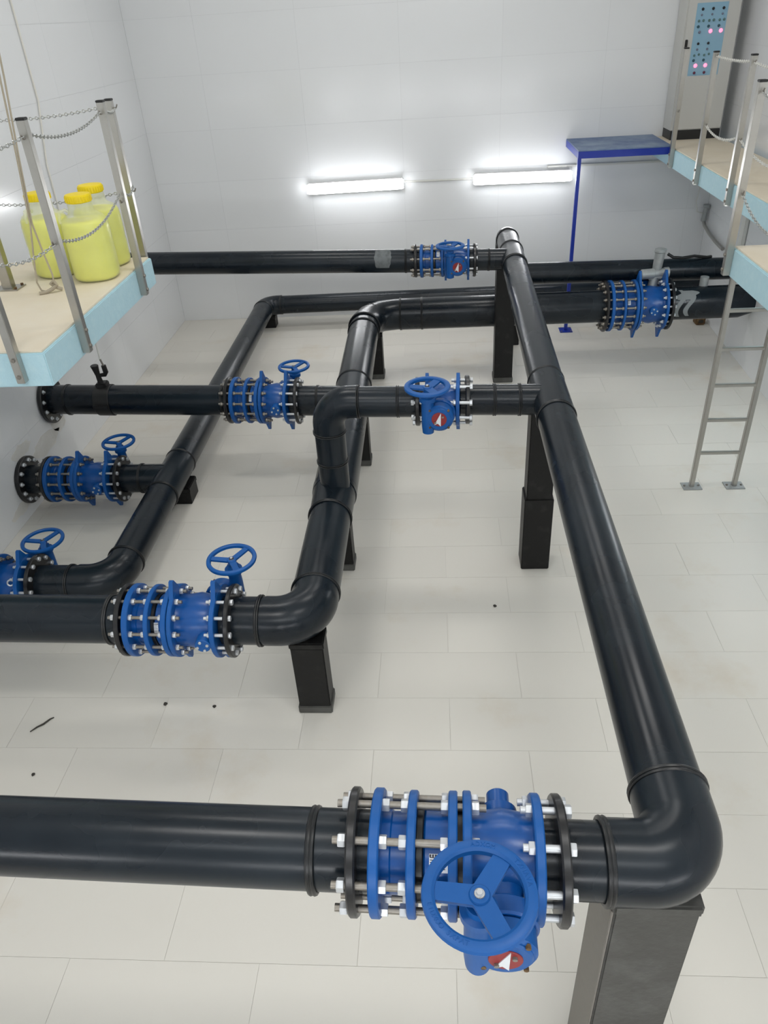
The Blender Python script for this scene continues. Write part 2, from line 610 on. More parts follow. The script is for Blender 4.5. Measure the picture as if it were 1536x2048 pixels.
# --- near pipe coming from the left
lineB = thing('pipe_run', (-1.2, 1.34, 1.36), 'near black pipe crossing the bottom left of the picture', 'pipe')
FB2 = Vector((-0.272, A0.y + 0.0284 * (A0.x + 0.272), 1.475))
Bl = Vector((XL + 0.001, A0.y + 0.0284 * (A0.x - XL), 1.475))
pipe(lineB, FB2 - dB * 0.05, Bl, 0.119)
weld(lineB, Vector((-0.398, FB2.y, 1.475)), dB, 0.12, 0.008)
backing_flange(lineB, FB2, dB, 0.184, 0.112)

# --- middle line M + H + riser + stubs
ZM = 0.73
lineM = thing('pipe_run', (-0.77, 5.5, 0.57), 'large black middle pipe line with a riser and a bend towards the far right valve', 'pipe')
M0 = Vector((-0.748, 3.182, ZM))
M1 = Vector((-0.752, 4.42, ZM))
M2 = Vector((-0.795, 8.325, ZM))
dN = Vector((-1, 0.0232, 0)).normalized()
dM = (M1 - M0).normalized()
dM2 = (M2 - M1).normalized()
a0, a1 = elbow(lineM, M0, dN, dM, 0.19, 0.143, 0.06, swell=1.02)
pipe(lineM, a1, M1, 0.142)
weld(lineM, a1, dM, 0.144)
FN = Vector((-1.19, 3.182 + 0.0232 * 0.442, ZM))
pipe(lineM, a0, FN + dN * 0.058, 0.139)
weld(lineM, a0 + dN * 0.03, dN, 0.143, 0.007)
backing_flange(lineM, FN, dN, 0.212, 0.13)
obj('reducer', MB().lathe([(0, 0.146), (0.20, 0.150), (0.34, 0.162), (0.36, 0.162)], M1 - dM * 0.18, dM2, 48), HDPE, lineM)
weld(lineM, M1 - dM * 0.19, dM, 0.147)
RM = 0.160
pipe(lineM, M1 + dM2 * 0.1, M2 - dM2 * 0.3, RM)
TE = M1 + dM2 * 1.66
for d in (1.36, 1.98):
    weld(lineM, M1 + dM2 * d, dM2, RM)
dH = Vector((1, 0.008, 0)).normalized()
h0, h1 = elbow(lineM, M2, -dM2, dH, 0.34, 0.170, 0.05, seg=3)
weld(lineM, h0, dM2, 0.171)
weld(lineM, h1, dH, 0.173)
weld(lineM, M2 + Vector((0.085, -0.12, 0)), (0.707, 0.707, 0), 0.166)
FH = Vector((1.862, M2.y + 0.02, ZM))
weld(lineM, h0 + -dM2 * 0.16, dM2, 0.165)
pipe(lineM, h1, FH + dH * 0.05, 0.174)
weld(lineM, h1 + dH * 0.24, dH, 0.174)
backing_flange(lineM, FH, dH, 0.278, 0.165)
# E stub
dE = Vector((-1, 0.075, 0)).normalized()
FE = TE + dE * (TE.x + 1.252)
pipe(lineM, TE, FE + dE * 0.068, 0.134)
weld(lineM, TE + dE * 0.30, dE, 0.134)
backing_flange(lineM, FE, dE, 0.21, 0.125)
# riser and upper stub to the C valve
RC = Vector((-0.735, 4.50, 1.475))
r0, r1 = elbow(lineM, RC, (0, 0, -1), -dC, 0.165, 0.108, 0.05)
pipe(lineM, (RC.x, RC.y, ZM), r0, 0.104)
weld(lineM, r0, (0, 0, 1), 0.108, 0.005)
weld(lineM, (RC.x, RC.y, 1.03), (0, 0, 1), 0.105, 0.005)
FC2 = Vector((-0.131, RC.y - 0.06 * 0.6, 1.475))
pipe(lineM, r1, FC2 - dC * 0.052, 0.101)
weld(lineM, r1, dC, 0.106, 0.004)
weld(lineM, FC2 + dC * 0.13, dC, 0.101, 0.004)
backing_flange(lineM, FC2, dC, 0.158, 0.095)

# --- pipe N from the left
lineN = thing('pipe_run', (-2.6, 3.21, 0.59), 'straight black pipe leading left from the blue valve above the short pillar', 'pipe')
FN2 = Vector((-1.815, 3.182 + 0.0232 * 1.067, ZM))
pipe(lineN, FN2 - dN * 0.05, Vector((XL + 0.001, 3.182 + 0.0232 * 2.95, ZM)), 0.141)
weld(lineN, FN2 + dN * 0.10, dN, 0.142, 0.008)
backing_flange(lineN, FN2, dN, 0.212, 0.135)

# --- pipe E from the left wall
lineE = thing('pipe_run', (-2.8, 6.2, 0.59), 'black pipe with a tapping saddle bolted to the left wall', 'pipe')
FE2 = TE + dE * (TE.x + 1.887)
We = TE + dE * (TE.x - XL)
pipe(lineE, FE2 - dE * 0.05, We, 0.137)
weld(lineE, FE2 + dE * 0.06, dE, 0.137)
weld(lineE, We - dE * 0.21, dE, 0.139)
backing_flange(lineE, FE2, dE, 0.21, 0.13)
backing_flange(lineE, We - dE * 0.022, dE, 0.222, 0.13, 0.04)

# --- low left line L + G
ZL = 0.305
lineL = thing('pipe_run', (-2.34, 7, 0.17), 'low black pipe line along the left that turns along the back wall', 'pipe')
L0 = Vector((-2.335, 4.08, ZL))
L1 = Vector((-2.35, 10.12, ZL))
dL = (L1 - L0).normalized()
RL = 0.128
k0, k1 = elbow(lineL, L0, (-1, 0.01, 0), dL, 0.20, 0.131, 0.05)
weld(lineL, k1, dL, 0.132)
dG = Vector((1, 0.02, 0)).normalized()
p0_, p1_ = elbow(lineL, L1, -dL, dG, 0.18, 0.128, 0.04)
weld(lineL, p0_, dL, 0.129)
weld(lineL, p1_, dG, 0.123)
pipe(lineL, k1, p0_, RL)
TF = Vector((-2.338, 5.52, ZL))
for d in (-0.28, 0.28):
    weld(lineL, TF + dL * d, dL, RL + 0.002)
obj('sleeve', MB().cyl(TF - dL * 0.28, TF + dL * 0.28, RL + 0.004, n=48), HDPE, lineL)
pipe(lineL, p1_, Vector((xr(10.3) + 0.004, 10.24, ZL)), 0.120)
dF = Vector((-1, 0.02, 0)).normalized()
FF = TF + dF * (TF.x + 2.778)
pipe(lineL, TF, FF + dF * 0.072, 0.125)
weld(lineL, TF + dF * 0.26, dF, 0.126)
backing_flange(lineL, FF, dF, 0.205, 0.12)
dK = Vector((-1, 0.01, 0)).normalized()
FK = L0 + dK * (L0.x + 2.89)
pipe(lineL, k0, FK + dK * 0.06, 0.125)
weld(lineL, k0 + dK * 0.06, dK, 0.127)
backing_flange(lineL, FK, dK, 0.21, 0.12)

# --- F wall spool
lineF = thing('pipe_run', (-3.55, 5.55, 0.17), 'short dirty black spool between the left wall and the low blue valve', 'pipe')
FF2 = TF + dF * (TF.x + 3.440)
Wf = TF + dF * (TF.x - XL)
pipe(lineF, FF2 - dF * 0.04, Wf, 0.127)
weld(lineF, FF2 + dF * 0.06, dF, 0.127)
backing_flange(lineF, FF2, dF, 0.205, 0.12)
backing_flange(lineF, Wf - dF * 0.022, dF, 0.212, 0.12, 0.04)

# --- K stub beyond the frame
lineK = thing('pipe_run', (-3.6, 4.1, 0.17), 'black pipe end behind the blue valve at the left picture edge', 'pipe')
FK2 = L0 + dK * (L0.x + 3.55)
pipe(lineK, FK2 - dK * 0.04, L0 + dK * (L0.x - XL - 0.001), 0.127)
backing_flange(lineK, FK2, dK, 0.21, 0.12)

# --- far top pipe I
lineI = thing('pipe_run', (-1.9, 7.8, 1.37), 'high black pipe crossing in front of the lit back wall from the left', 'pipe')
FI2 = T2 + dI * (T2.x + 0.200)
Iend = Vector((XL + 0.001, 7.87, 1.552))
dI2 = (Iend - FI2).normalized()
pipe(lineI, FI2 - dI2 * 0.05, Iend, 0.112)
weld(lineI, FI2 + dI2 * 0.10, dI2, 0.112, 0.005)
backing_flange(lineI, FI2, dI, 0.16, 0.1)
# cement dusted band
m = MB()
for (u0, u1) in ((0.24, 0.41),):
    q0, q1 = FI2 + dI2 * u0, FI2 + dI2 * u1
    side = Vector((0, 0, 1)).cross(dI2).normalized()
    if side.y > 0:
        side = -side
    up = dI2.cross(side)
    if up.z < 0:
        up = -up
    nn = 10
    vs, fs = [], []
    for i in range(nn + 1):
        g = math.radians(-20 + 110 * i / nn)
        n_ = side * math.cos(g) + up * math.sin(g)
        j1 = 0.02 * (1 - math.sin(PI * i / nn)) + 0.004 * math.sin(i * 2.3)
        j2 = -0.02 * (1 - math.sin(PI * i / nn)) + 0.004 * math.sin(i * 1.7)
        vs += [q0 + dI2 * j1 + n_ * 0.1128, q1 + dI2 * j2 + n_ * 0.1128, q1 + dI2 * j2 + n_ * 0.110, q0 + dI2 * j1 + n_ * 0.110]
    for i in range(nn):
        b0, b1 = i * 4, i * 4 + 4
        for q in range(4):
            fs.append((b0 + q, b0 + (q + 1) % 4, b1 + (q + 1) % 4, b1 + q))
    fs += [(0, 1, 2, 3), (nn * 4 + 3, nn * 4 + 2, nn * 4 + 1, nn * 4)]
    m.add(vs, fs)
obj('cement_smear', m, DUST, lineI)['label'] = 'pale cement smear on the black pipe'

# --- H right spool with reducer to the wall
lineH = thing('pipe_run', (3.0, 8.36, 0.55), 'paint splashed black pipe between the large blue valve and the right wall', 'pipe')
FH2 = Vector((2.553, FH.y + 0.006, ZM))
Hc = Vector((3.20, FH2.y + 0.004, ZM))
pipe(lineH, FH2 - dH * 0.05, Hc, 0.176)
obj('reducer', MB().lathe([(0, 0.178), (0.12, 0.176), (0.36, 0.105), (0.40, 0.105)], Hc, dH, 40), HDPE, lineH)
backing_flange(lineH, FH2, dH, 0.278, 0.165)
# painted blobs on the pipe facing the room
for (xa, wid, glo, ghi) in ((0.05, 0.055, -35, 70), (0.15, 0.055, -32, 62), (0.055, 0.2, 30, 66)):
    nn = 12
    vs, fs = [], []
    for i in range(nn + 1):
        g = math.radians(glo + (ghi - glo) * i / nn)
        n_ = Vector((0, -math.cos(g), math.sin(g)))
        ww = wid * (0.55 + 0.45 * math.sin(PI * (0.12 + 0.76 * i / nn)))
        off = 0.04 * math.sin(i * 0.5)
        q = FH2 + dH * (xa + 0.02 - off)
        vs += [q + n_ * 0.1772, q + dH * ww + n_ * 0.1772, q + dH * ww + n_ * 0.174, q + n_ * 0.174]
    for i in range(nn):
        b0, b1 = i * 4, i * 4 + 4
        for q in range(4):
            fs.append((b0 + q, b0 + (q + 1) % 4, b1 + (q + 1) % 4, b1 + q))
    fs += [(0, 1, 2, 3), (nn * 4 + 3, nn * 4 + 2, nn * 4 + 1, nn * 4)]
    obj('paint_smear', MB().add(vs, fs), PAINTW, lineH)['label'] = 'grey white paint smear'
# small grey bypass stub
obj('bypass_stub', MB().cyl((2.93, 8.40, 0.86), (2.93, 8.40, 1.0), 0.045, n=20), GRAYG, lineH)['label'] = 'grey vertical stub on top of the pipe'


# ------------------------------------------------------------------ valves and dismantling joints
def hexnut(m, p, ax, R, t):
    a = Vector(ax).normalized()
    m.lathe([(0, R * 0.93), (t * 0.12, R), (t * 0.88, R), (t, R * 0.93)], p, a, 6)
    return m


def ring_pts(n, R, ph=0.5):
    return [(R * math.cos(2 * PI * (k + ph) / n), R * math.sin(2 * PI * (k + ph) / n)) for k in range(n)]


def lug_flange(t0, t1, R, lug):
    m = MB()
    m.annulus((t0, 0, 0), (1, 0, 0), t1 - t0, R, 0.04, 48, 0.004)
    if lug:
        for s in (1, -1):
            m.prism([(-0.30 * R, s * 0.93 * R), (0.30 * R, s * 0.93 * R), (0.04 * R, s * lug * R), (-0.04 * R, s * lug * R)],
                    (t0 + 0.001, 0, 0), (0, 1, 0), (0, 0, 1), (t1 - t0 - 0.002, 0, 0))
    return m


def joint(label, P, rz, xs, Rp, R, nb, rod_r, group, sub=False):
    """xs: local x of backing flange (pipe side), blue flange 1, gland 2, flange 3, valve flange; origin at P"""
    t = thing('dismantling_joint', P, label, 'pipe joint', group, rz)
    xb, x1, x2, x3, xv = xs
    L = x3 - x1
    w1 = 0.034 if R > 0.19 else 0.03
    obj('flange', MB().annulus((x1 - w1 / 2, 0, 0), (1, 0, 0), w1, R, Rp * 0.9, 48, 0.004), BLUEF, t, False)
    obj('gland_ring', MB().annulus((x2 - 0.013, 0, 0), (1, 0, 0), 0.026, R * 0.98, Rp * 0.9, 48, 0.004), BLUEF, t, False)
    obj('flange', MB().annulus((x3 - w1 / 2, 0, 0), (1, 0, 0), w1 - 0.003, R * 0.99, Rp * 0.9, 48, 0.004), BLUEF, t, False)
    obj('barrel', MB().lathe([(x1, Rp * 1.02), (x1 + 0.18 * L, Rp * 1.02), (x1 + 0.2 * L, Rp * 0.985), (x2, Rp * 0.985)], (0, 0, 0), (1, 0, 0), 48), BLUE, t, False)
    obj('barrel', MB().lathe([(x2 + 0.03, Rp * 1.0), (x2 + 0.04, Rp * 1.1), (x3 - 0.02, Rp * 1.1), (x3, Rp * 1.13)], (0, 0, 0), (1, 0, 0), 48), BLUE, t, False)
    obj('seal_ring', MB().annulus((x2 + 0.012, 0, 0), (1, 0, 0), 0.022, Rp * 1.14, Rp * 0.9, 48, 0.003), BEAD, t, False)
    obj('gasket', MB().annulus((x3 + w1 / 2 - 0.004, 0, 0), (1, 0, 0), max(0.004, xv - 0.012 - x3 - w1 / 2 + 0.006), R * 0.80, Rp * 0.9, 48, 0.002), BEAD, t, False)
    nr, nt_ = rod_r * 1.75, rod_r * 1.9
    locs = [xb - 0.014 - nt_, x1 + w1 / 2, x2 - 0.013 - nt_, x3 - w1 / 2 - nt_, xv + 0.014]
    rod = MB().cyl((xb - 0.03 - nt_, 0, 0), (xv + 0.035 + nt_, 0, 0), rod_r, n=12)
    nut = hexnut(MB(), (0, 0, 0), (1, 0, 0), nr, nt_)
    if not sub:
        for l in locs:
            hexnut(rod, (l, 0, 0), (1, 0, 0), nr, nt_)
    rme = rod.mesh('tie_rod', ROD)
    nme = nut.mesh('nut', ZINC)
    for (yy, zz) in ring_pts(nb, R * 0.86):
        r_ = inst('tie_rod', rme, (0, yy, zz), t)
        if sub:
            for l in locs:
                inst('nut', nme, (l, 0, 0), r_, (random.random(), 0, 0))
    return t


def valve(label, P, rz, x0, x1, xb, Rp, R, nb, side, wheel, group, bolt_r, sxo=0.0, lugs=True, both=None, text=False, grey=False, gext=0.0):
    """butterfly valve: flanges at local x0, x1; backing flange of the right pipe at xb.  side=-1: gearbox towards the viewer."""
    t = thing('butterfly_valve', P, label, 'valve', group, rz)
    w_ = 0.026 if R > 0.17 else 0.022
    cx = (x0 + x1) / 2
    obj('flange', lug_flange(x0 - w_ / 2, x0 + w_ / 2, R * 1.0, (1.25 if side < 0 else 1.36) if lugs else 0), BLUEF, t, False)
    obj('flange', lug_flange(x1 - w_ / 2 - 0.002, x1 + w_ / 2, R * 1.0, (1.25 if side < 0 else 1.36) if lugs else 0), BLUEF, t, False)
    bw = x1 - x0
    body = MB().lathe([(x0, Rp * 1.12), (x0 + 0.1 * bw, Rp * 1.06), (x0 + 0.25 * bw, Rp * 1.08), (cx, Rp * 1.16), (x1 - 0.25 * bw, Rp * 1.08), (x1 - 0.1 * bw, Rp * 1.06), (x1, Rp * 1.12)],
                      (0, 0, 0), (1, 0, 0), 48)
    obj('body', body, BLUE, t, False, 50)
    # right hand bolts through valve flange and black backing flange
    nr, nl = bolt_r * 1.75, bolt_r * 1.7
    for (xa, xc, flip) in ([(x1, xb, 1)] + ([(x0, both, -1)] if both is not None else [])):
        m = MB()
        s = flip
        lo = xa - s * (w_ / 2 + 0.035)
        hi = xc + s * 0.014
        m.cyl((lo, 0, 0), (hi, 0, 0), bolt_r, n=12)
        hexnut(m, (xa - s * (w_ / 2 + nl) if s > 0 else xa + w_ / 2, 0, 0), (1, 0, 0), nr, nl)
        hexnut(m, (hi if s > 0 else hi - nl, 0, 0), (1, 0, 0), nr, nl)
        me = m.mesh('bolt', ZINC)
        for (yy, zz) in ring_pts(nb, R * 0.86):
            inst('bolt', me, (0, yy, zz), t, (random.random(), 0, 0))
    sx = cx + sxo
    # shaft bosses
    s = side
    far = -s
    if side < 0:
        m = MB().cyl((sx, far * Rp * 0.8, 0), (sx, far * (Rp + 0.035), 0), 0.058, n=28)
        m.disc((sx, far * (Rp + 0.03), 0), (sx, far * (Rp + 0.098), 0), 0.036, 0.006, 28)
        obj('shaft_boss', m, BLUE, t, False)
    else:
        m = MB().cyl((sx, far * Rp * 0.8, 0), (sx, far * (Rp + 0.06), 0), 0.045, n=28)
        m.disc((sx, far * (Rp + 0.055), 0), (sx, far * (Rp + 0.075), 0), 0.045, 0.004, 28)
        cov = obj('shaft_cover', m, BLUEF, t, False)
        bm_ = hexnut(MB(), (0, 0, 0), (0, far, 0), 0.009, 0.008).mesh('cover_bolt', ZINC)
        for k in range(4):
            g = PI / 2 * k + 0.3
            inst('cover_bolt', bm_, (sx + 0.03 * math.cos(g), far * (Rp + 0.075), 0.03 * math.sin(g)), cov)
    # rating plate cast on the body
    obj('cast_plate', MB().prism([(-0.027, -0.04), (0.027, -0.04), (0.027, 0.04), (-0.027, 0.04)], (cx, -Rp * 0.62, Rp * 0.88), (1, 0, 0),
                                 Vector((0, -0.82, -0.57)) * -1, Vector((0, 0.4, -0.6)) * 0.03), BLUE, t, False)
    if not grey:
        y_ = Rp * 0.85
        yg0, yg1 = Rp + 0.075 + gext, Rp + 0.155 + gext
        m = MB().cyl((sx, s * y_, 0), (sx, s * yg0, 0), 0.07, n=32)
        m.disc((sx, s * (Rp + 0.045), 0), (sx, s * (yg0 + 0.006), 0), 0.098, 0.006, 36)
        obj('mounting_flange', m, BLUE, t, False)
        gr = 0.088
        dw = s * -1  # worm on the left when gearbox faces the viewer
        wx = sx - dw * -1 * 0.0
        wxo = -0.072 if s < 0 else 0.09
        m = MB().disc((sx, s * (yg0 + 0.004), 0), (sx, s * (yg1 - 0.008), 0), gr, 0.008, 40)
        m.disc((sx, s * (yg1 - 0.016), 0), (sx, s * yg1, 0), gr * 0.86, 0.006, 40)
        # web towards the worm housing
        x_a, x_b = sorted((sx, sx + wxo))
        m.box(x_a, x_b, min(s * (yg0 + 0.008), s * (yg1 - 0.014)), max(s * (yg0 + 0.008), s * (yg1 - 0.014)), -0.07, 0.06, bev=0.008)
        gb = obj('gearbox', m, BLUEF, t, False)
        m2 = MB()
        for k in range(4):
            g = PI / 2 * k + PI / 4
            hexnut(m2, (sx + gr * 0.93 * math.cos(g), s * (yg1 - 0.012), gr * 0.93 * math.sin(g)), (0, s, 0), 0.008, 0.012)
        obj('cover_screws', m2, RUST, gb, False)
        wy = s * (yg0 + yg1) / 2
        WR, wz = wheel
        m3 = MB().lathe([(-0.115, 0.02), (-0.108, 0.036), (-0.06, 0.04), (0.08, 0.04), (wz - 0.10, 0.036), (wz - 0.095, 0.052), (wz - 0.07, 0.052), (wz - 0.066, 0.036), (wz - 0.045, 0.034)], (sx + wxo, wy, 0), (0, 0, 1), 28)
        obj('worm_housing', m3, BLUEF, t, False)
        if s < 0:
            ind = obj('indicator_disc', MB().disc((sx, s * (yg1 - 0.002), 0), (sx, s * (yg1 + 0.004), 0), 0.047, 0.002, 32), REDP, t, False)
            ind['label'] = 'round red position indicator'
            arrow = [(0.012, 0.046), (-0.030, -0.036), (-0.008, -0.026), (0.010, -0.046)]
            ar = obj('pointer', MB().prism(arrow, (sx, s * (yg1 + 0.004), 0), (1, 0, 0), (0, 0, 1), (0, s * 0.003, 0)), WHITE, ind, False)
            ar['label'] = 'white arrow pointer'
            m4 = MB()
            for k, g in enumerate((0.7, 0.7 + PI)):
                m4.cyl((sx + 0.031 * math.cos(g), s * (yg1 + 0.003), 0.031 * math.sin(g)), (sx + 0.031 * math.cos(g), s * (yg1 + 0.012), 0.031 * math.sin(g)), 0.007, n=10)
            obj('screws', m4, ROD, ind, False)
        # hand wheel
        WR, wz = wheel
        W = Vector((sx + wxo, wy, wz))
        obj('wheel_shaft', MB().cyl((W.x, W.y, 0.1), (W.x, W.y, wz + 0.004), 0.014, n=16), ROD, t, False)
        m5 = MB()
        rw = 0.036 if s < 0 else 0.027
        sw = 1.45 if s < 0 else 1.0
        prof = []
        for (a, b) in ((-0.011, -0.5), (-0.012, 0.4), (-0.004, 0.5), (0.006, 0.42), (0.010, 0.15), (0.010, -0.25), (0.004, -0.46)):
            prof.append((a, WR - rw / 2 + b * rw))
        m5.lathe(prof, (W.x, W.y, wz), (0, 0, 1), 56, closed=True)
        for k in range(3):
            g = PI * 2 / 3 * k + math.radians(58)
            d = Vector((math.cos(g), math.sin(g), 0))
            q = Vector((-d.y, d.x, 0))
            a, b = Vector((W.x, W.y, wz - 0.012)) + d * 0.012, Vector((W.x, W.y, wz - 0.004)) + d * (WR - rw * 0.6)
            vs = []
            for (pt, hw) in ((a, 0.019 * sw), (b, 0.017 * sw)):
                vs += [pt - q * hw - Vector((0, 0, 0.006)), pt + q * hw - Vector((0, 0, 0.006)), pt + q * hw + Vector((0, 0, 0.006)), pt - q * hw + Vector((0, 0, 0.006))]
            m5.add(vs, [(0, 1, 2, 3), (7, 6, 5, 4), (0, 4, 5, 1), (1, 5, 6, 2), (2, 6, 7, 3), (3, 7, 4, 0)])
        m5.lathe([(-0.04, 0.018), (-0.038, 0.024), (-0.004, 0.028), (0.0, 0.025)], (W.x, W.y, wz), (0, 0, 1), 24)
        hw = obj('handwheel', m5, BLUEF, t, False)
        m6 = MB().disc((W.x, W.y, wz - 0.001), (W.x, W.y, wz + 0.004), 0.014, 0.001, 20)
        hexnut(m6, (W.x, W.y, wz + 0.003), (0, 0, 1), 0.009, 0.007)
        obj('hub_bolt', m6, ZINC, hw, False)
        if text:
            letters(hw, W, WR - rw / 2, wz + 0.0098)
    else:
        # bare grey actuator standing at the back of the valve
        m = MB().cyl((sx, Rp * 0.8, 0.10), (sx, Rp + 0.10, 0.16), 0.06, n=24)
        obj('shaft_boss', m, BLUE, t, False)
        gx, gy, gz = cx + 0.06, 0.14, 0.355
        m = MB().box(gx - 0.09, gx + 0.11, gy - 0.06, gy + 0.06, gz - 0.11, gz - 0.02, bev=0.02)
        m.lathe([(-0.14, 0.045), (-0.13, 0.055), (0.0, 0.055), (0.005, 0.048), (0.1, 0.048), (0.11, 0.056), (0.16, 0.056), (0.165, 0.045)], (gx - 0.02, gy - 0.02, gz - 0.05), (1, 0.0, 0.05), 24)
        gb = obj('gearbox', m, GRAYG, t, False)
        gb['label'] = 'bare grey metal gearbox'
        m = MB().lathe([(-0.05, 0.045), (0.0, 0.05), (0.17, 0.055), (0.18, 0.064), (0.205, 0.064), (0.21, 0.05)], (gx + 0.015, gy, gz), (0.06, 0, 1), 24)
        obj('input_column', m, GRAYG, t, False)['label'] = 'bare grey vertical column'
        obj('neck', MB().cyl((sx + 0.04, 0.12, Rp * 0.8), (gx, gy, gz - 0.09), 0.05, n=20), GRAYG, t, False)
    return t


def letters(parent, W, R, z):
    """raised lettering cast on the hand wheel rim"""
    m = MB()

    def put(txt, a0, step, size, out):
        for i, ch in enumerate(txt):
            if ch == ' ':
                continue
            cu = bpy.data.curves.new('glyph', 'FONT')
            cu.body = ch
            cu.size = size
            cu.extrude = 0.0012
            cu.align_x = 'CENTER'
            cu.align_y = 'CENTER'
            cu.resolution_u = 2
            ob = bpy.data.objects.new('glyph', cu)
            me = bpy.data.meshes.new_from_object(ob)
            g = math.radians(a0 + step * i)
            rot = g - PI / 2 if out else g + PI / 2
            M = Matrix.Translation((W.x + R * math.cos(g), W.y + R * math.sin(g), z)) @ Matrix.Rotation(rot, 4, 'Z')
            m.add([M @ v.co for v in me.vertices], [tuple(p.vertices) for p in me.polygons])
            bpy.data.objects.remove(ob)
            bpy.data.curves.remove(cu)
            bpy.data.meshes.remove(me)
    put('EIDXOO SXPAT', 196, 5.4, 0.019, False)
    put('ADXOM', 97, -6.0, 0.018, True)
    put('TXNAVA', 42, -6.0, 0.018, True)
    obj('raised_lettering', m, BLUEF, parent, False, 20)


GJ = None
# near valve
rzB = math.atan2(-0.0284, 1)
PN = Vector((0.0, A0.y + 0.0284 * A0.x, 1.475))
joint('near blue dismantling joint with eight long tie rods and a white sticker', PN, rzB, (-0.272, -0.203, -0.097, 0.024, 0.064), 0.119, 0.183, 8, 0.0115, 'dismantling joints', True)
jn = bpy.data.objects['dismantling_joint']
valve('large near blue valve with its spoked handwheel facing up', PN, rzB, 0.064, 0.268, 0.334, 0.119, 0.183, 8, -1, (0.150, 0.242), 'butterfly valves', 0.0115, sxo=-0.002, lugs=False, text=True, gext=0.02)
# sticker
stk = MB()


def sticker(parent, x, Rs, gdeg, wd, ht, mat=WHITE):
    g0 = math.radians(gdeg)
    n = 6
    vs, fs = [], []
    for i in range(n + 1):
        g = g0 + (i / n - 0.5) * ht / Rs
        for (r_, xx) in ((Rs + 0.0012, x), (Rs + 0.0012, x + wd), (Rs - 0.002, x + wd), (Rs - 0.002, x)):
            vs.append((xx, -r_ * math.cos(g), r_ * math.sin(g)))
    for i in range(n):
        b0, b1 = i * 4, i * 4 + 4
        for q in range(4):
            fs.append((b0 + q, b0 + (q + 1) % 4, b1 + (q + 1) % 4, b1 + q))
    fs += [(0, 1, 2, 3), (n * 4 + 3, n * 4 + 2, n * 4 + 1, n * 4)]
    s_ = obj('sticker', MB().add(vs, fs), mat, parent, False)
    s_['label'] = 'small white printed sticker'
    m = MB()
    Rq = Rs + 0.0012
    for j in range(7):
        f = 0.42 - j * 0.12 if j else 0.40
        g = g0 + f * ht / Rs
        hh = 0.0035 if j == 0 else 0.0012
        segs = [(0.0006 + k * wd / 7, wd / 10) for k in range(7)] if j == 0 else [(0.002, wd * 0.8 - 0.002 * (j % 3))]
        for (xa, ww) in segs:
            nrm = Vector((0, -math.cos(g), math.sin(g)))
            tg = Vector((0, math.sin(g), math.cos(g)))
            m.prism([(0, -hh), (ww, -hh), (ww, hh), (0, hh)], Vector((x + xa, 0, 0)) + nrm * Rq, (1, 0, 0), tg, nrm * 0.0004)
    obj('print', m, LINE, s_, False)


sticker(jn, -0.045, 0.131, 47, 0.055, 0.05)


def J(i):
    js = [o for o in bpy.data.objects if o.name.startswith('dismantling_joint') and o.parent is None]
    return sorted(js, key=lambda o: o.name)[-1]


# N valve
rzN = math.atan2(-0.0232, 1)
PNn = Vector((-1.39, 3.182 + 0.0232 * 0.642, ZM))
joint('blue dismantling joint with white tag left of the valve over the short pillar', PNn, rzN, (-0.425, -0.372, -0.252, -0.148, -0.116), 0.141, 0.212, 12, 0.010, 'dismantling joints', True)
sticker(J(0), -0.225, 0.156, 22, 0.032, 0.075)
valve('blue valve with round bolted cover beside the elbow on the short pillar', PNn, rzN, -0.116, 0.126, 0.200, 0.141, 0.212, 12, 1, (0.148, 0.25), 'butterfly valves', 0.010, sxo=0.065)
# E valve
rzE = math.atan2(-0.075, 1)
PE = TE + dE * (TE.x + 1.45)
joint('blue dismantling joint at the right end of the pipe with the tapping saddle', PE, rzE, (-0.437, -0.372, -0.25, -0.142, -0.108), 0.137, 0.21, 12, 0.010, 'dismantling joints')
sticker(J(0), -0.222, 0.152, 35, 0.03, 0.07)
valve('blue valve left of the black riser pipe with a level handwheel above', PE, rzE, -0.108, 0.115, 0.198, 0.137, 0.21, 12, 1, (0.146, 0.225), 'butterfly valves', 0.010, sxo=0.03)
# F valve
rzF = math.atan2(-0.02, 1)
PF = TF + dF * (TF.x + 3.0)
joint('blue dismantling joint on the short spool by the left wall', PF, rzF, (-0.44, -0.40, -0.268, -0.155, -0.125), 0.128, 0.205, 12, 0.010, 'dismantling joints')
valve('low blue valve between the left wall spool and the low pipe', PF, rzF, -0.125, 0.135, 0.222, 0.128, 0.205, 12, 1, (0.148, 0.235), 'butterfly valves', 0.010, sxo=0.05)
# K valve
PK = L0 + dK * (L0.x + 3.05)
joint('blue dismantling joint cut off by the left picture edge', PK, 0.0, (-0.50, -0.42, -0.29, -0.155, -0.125), 0.128, 0.21, 12, 0.010, 'dismantling joints')
vk = valve('blue valve at the left picture edge with a tilted looking handwheel', PK, 0.0, -0.125, 0.085, 0.16, 0.128, 0.21, 12, 1, (0.155, 0.20), 'butterfly valves', 0.010, sxo=0.06)
obj('lifting_eye', MB().torus((0.03, -0.128, 0.10), (0.3, -0.8, 0.5), 0.02, 0.006, 20, 8), ZINC, vk, False)
# C valve
rzC = math.atan2(-0.06, 1)
PC = Vector((0.0, RC.y - 0.06 * 0.735, 1.475))
valve('blue valve with red indicator on the upper pipe right of the black riser', PC, rzC, -0.066, 0.132, 0.192, 0.101, 0.158, 8, -1, (0.143, 0.205), 'butterfly valves', 0.0105, sxo=-0.012, both=-0.131)
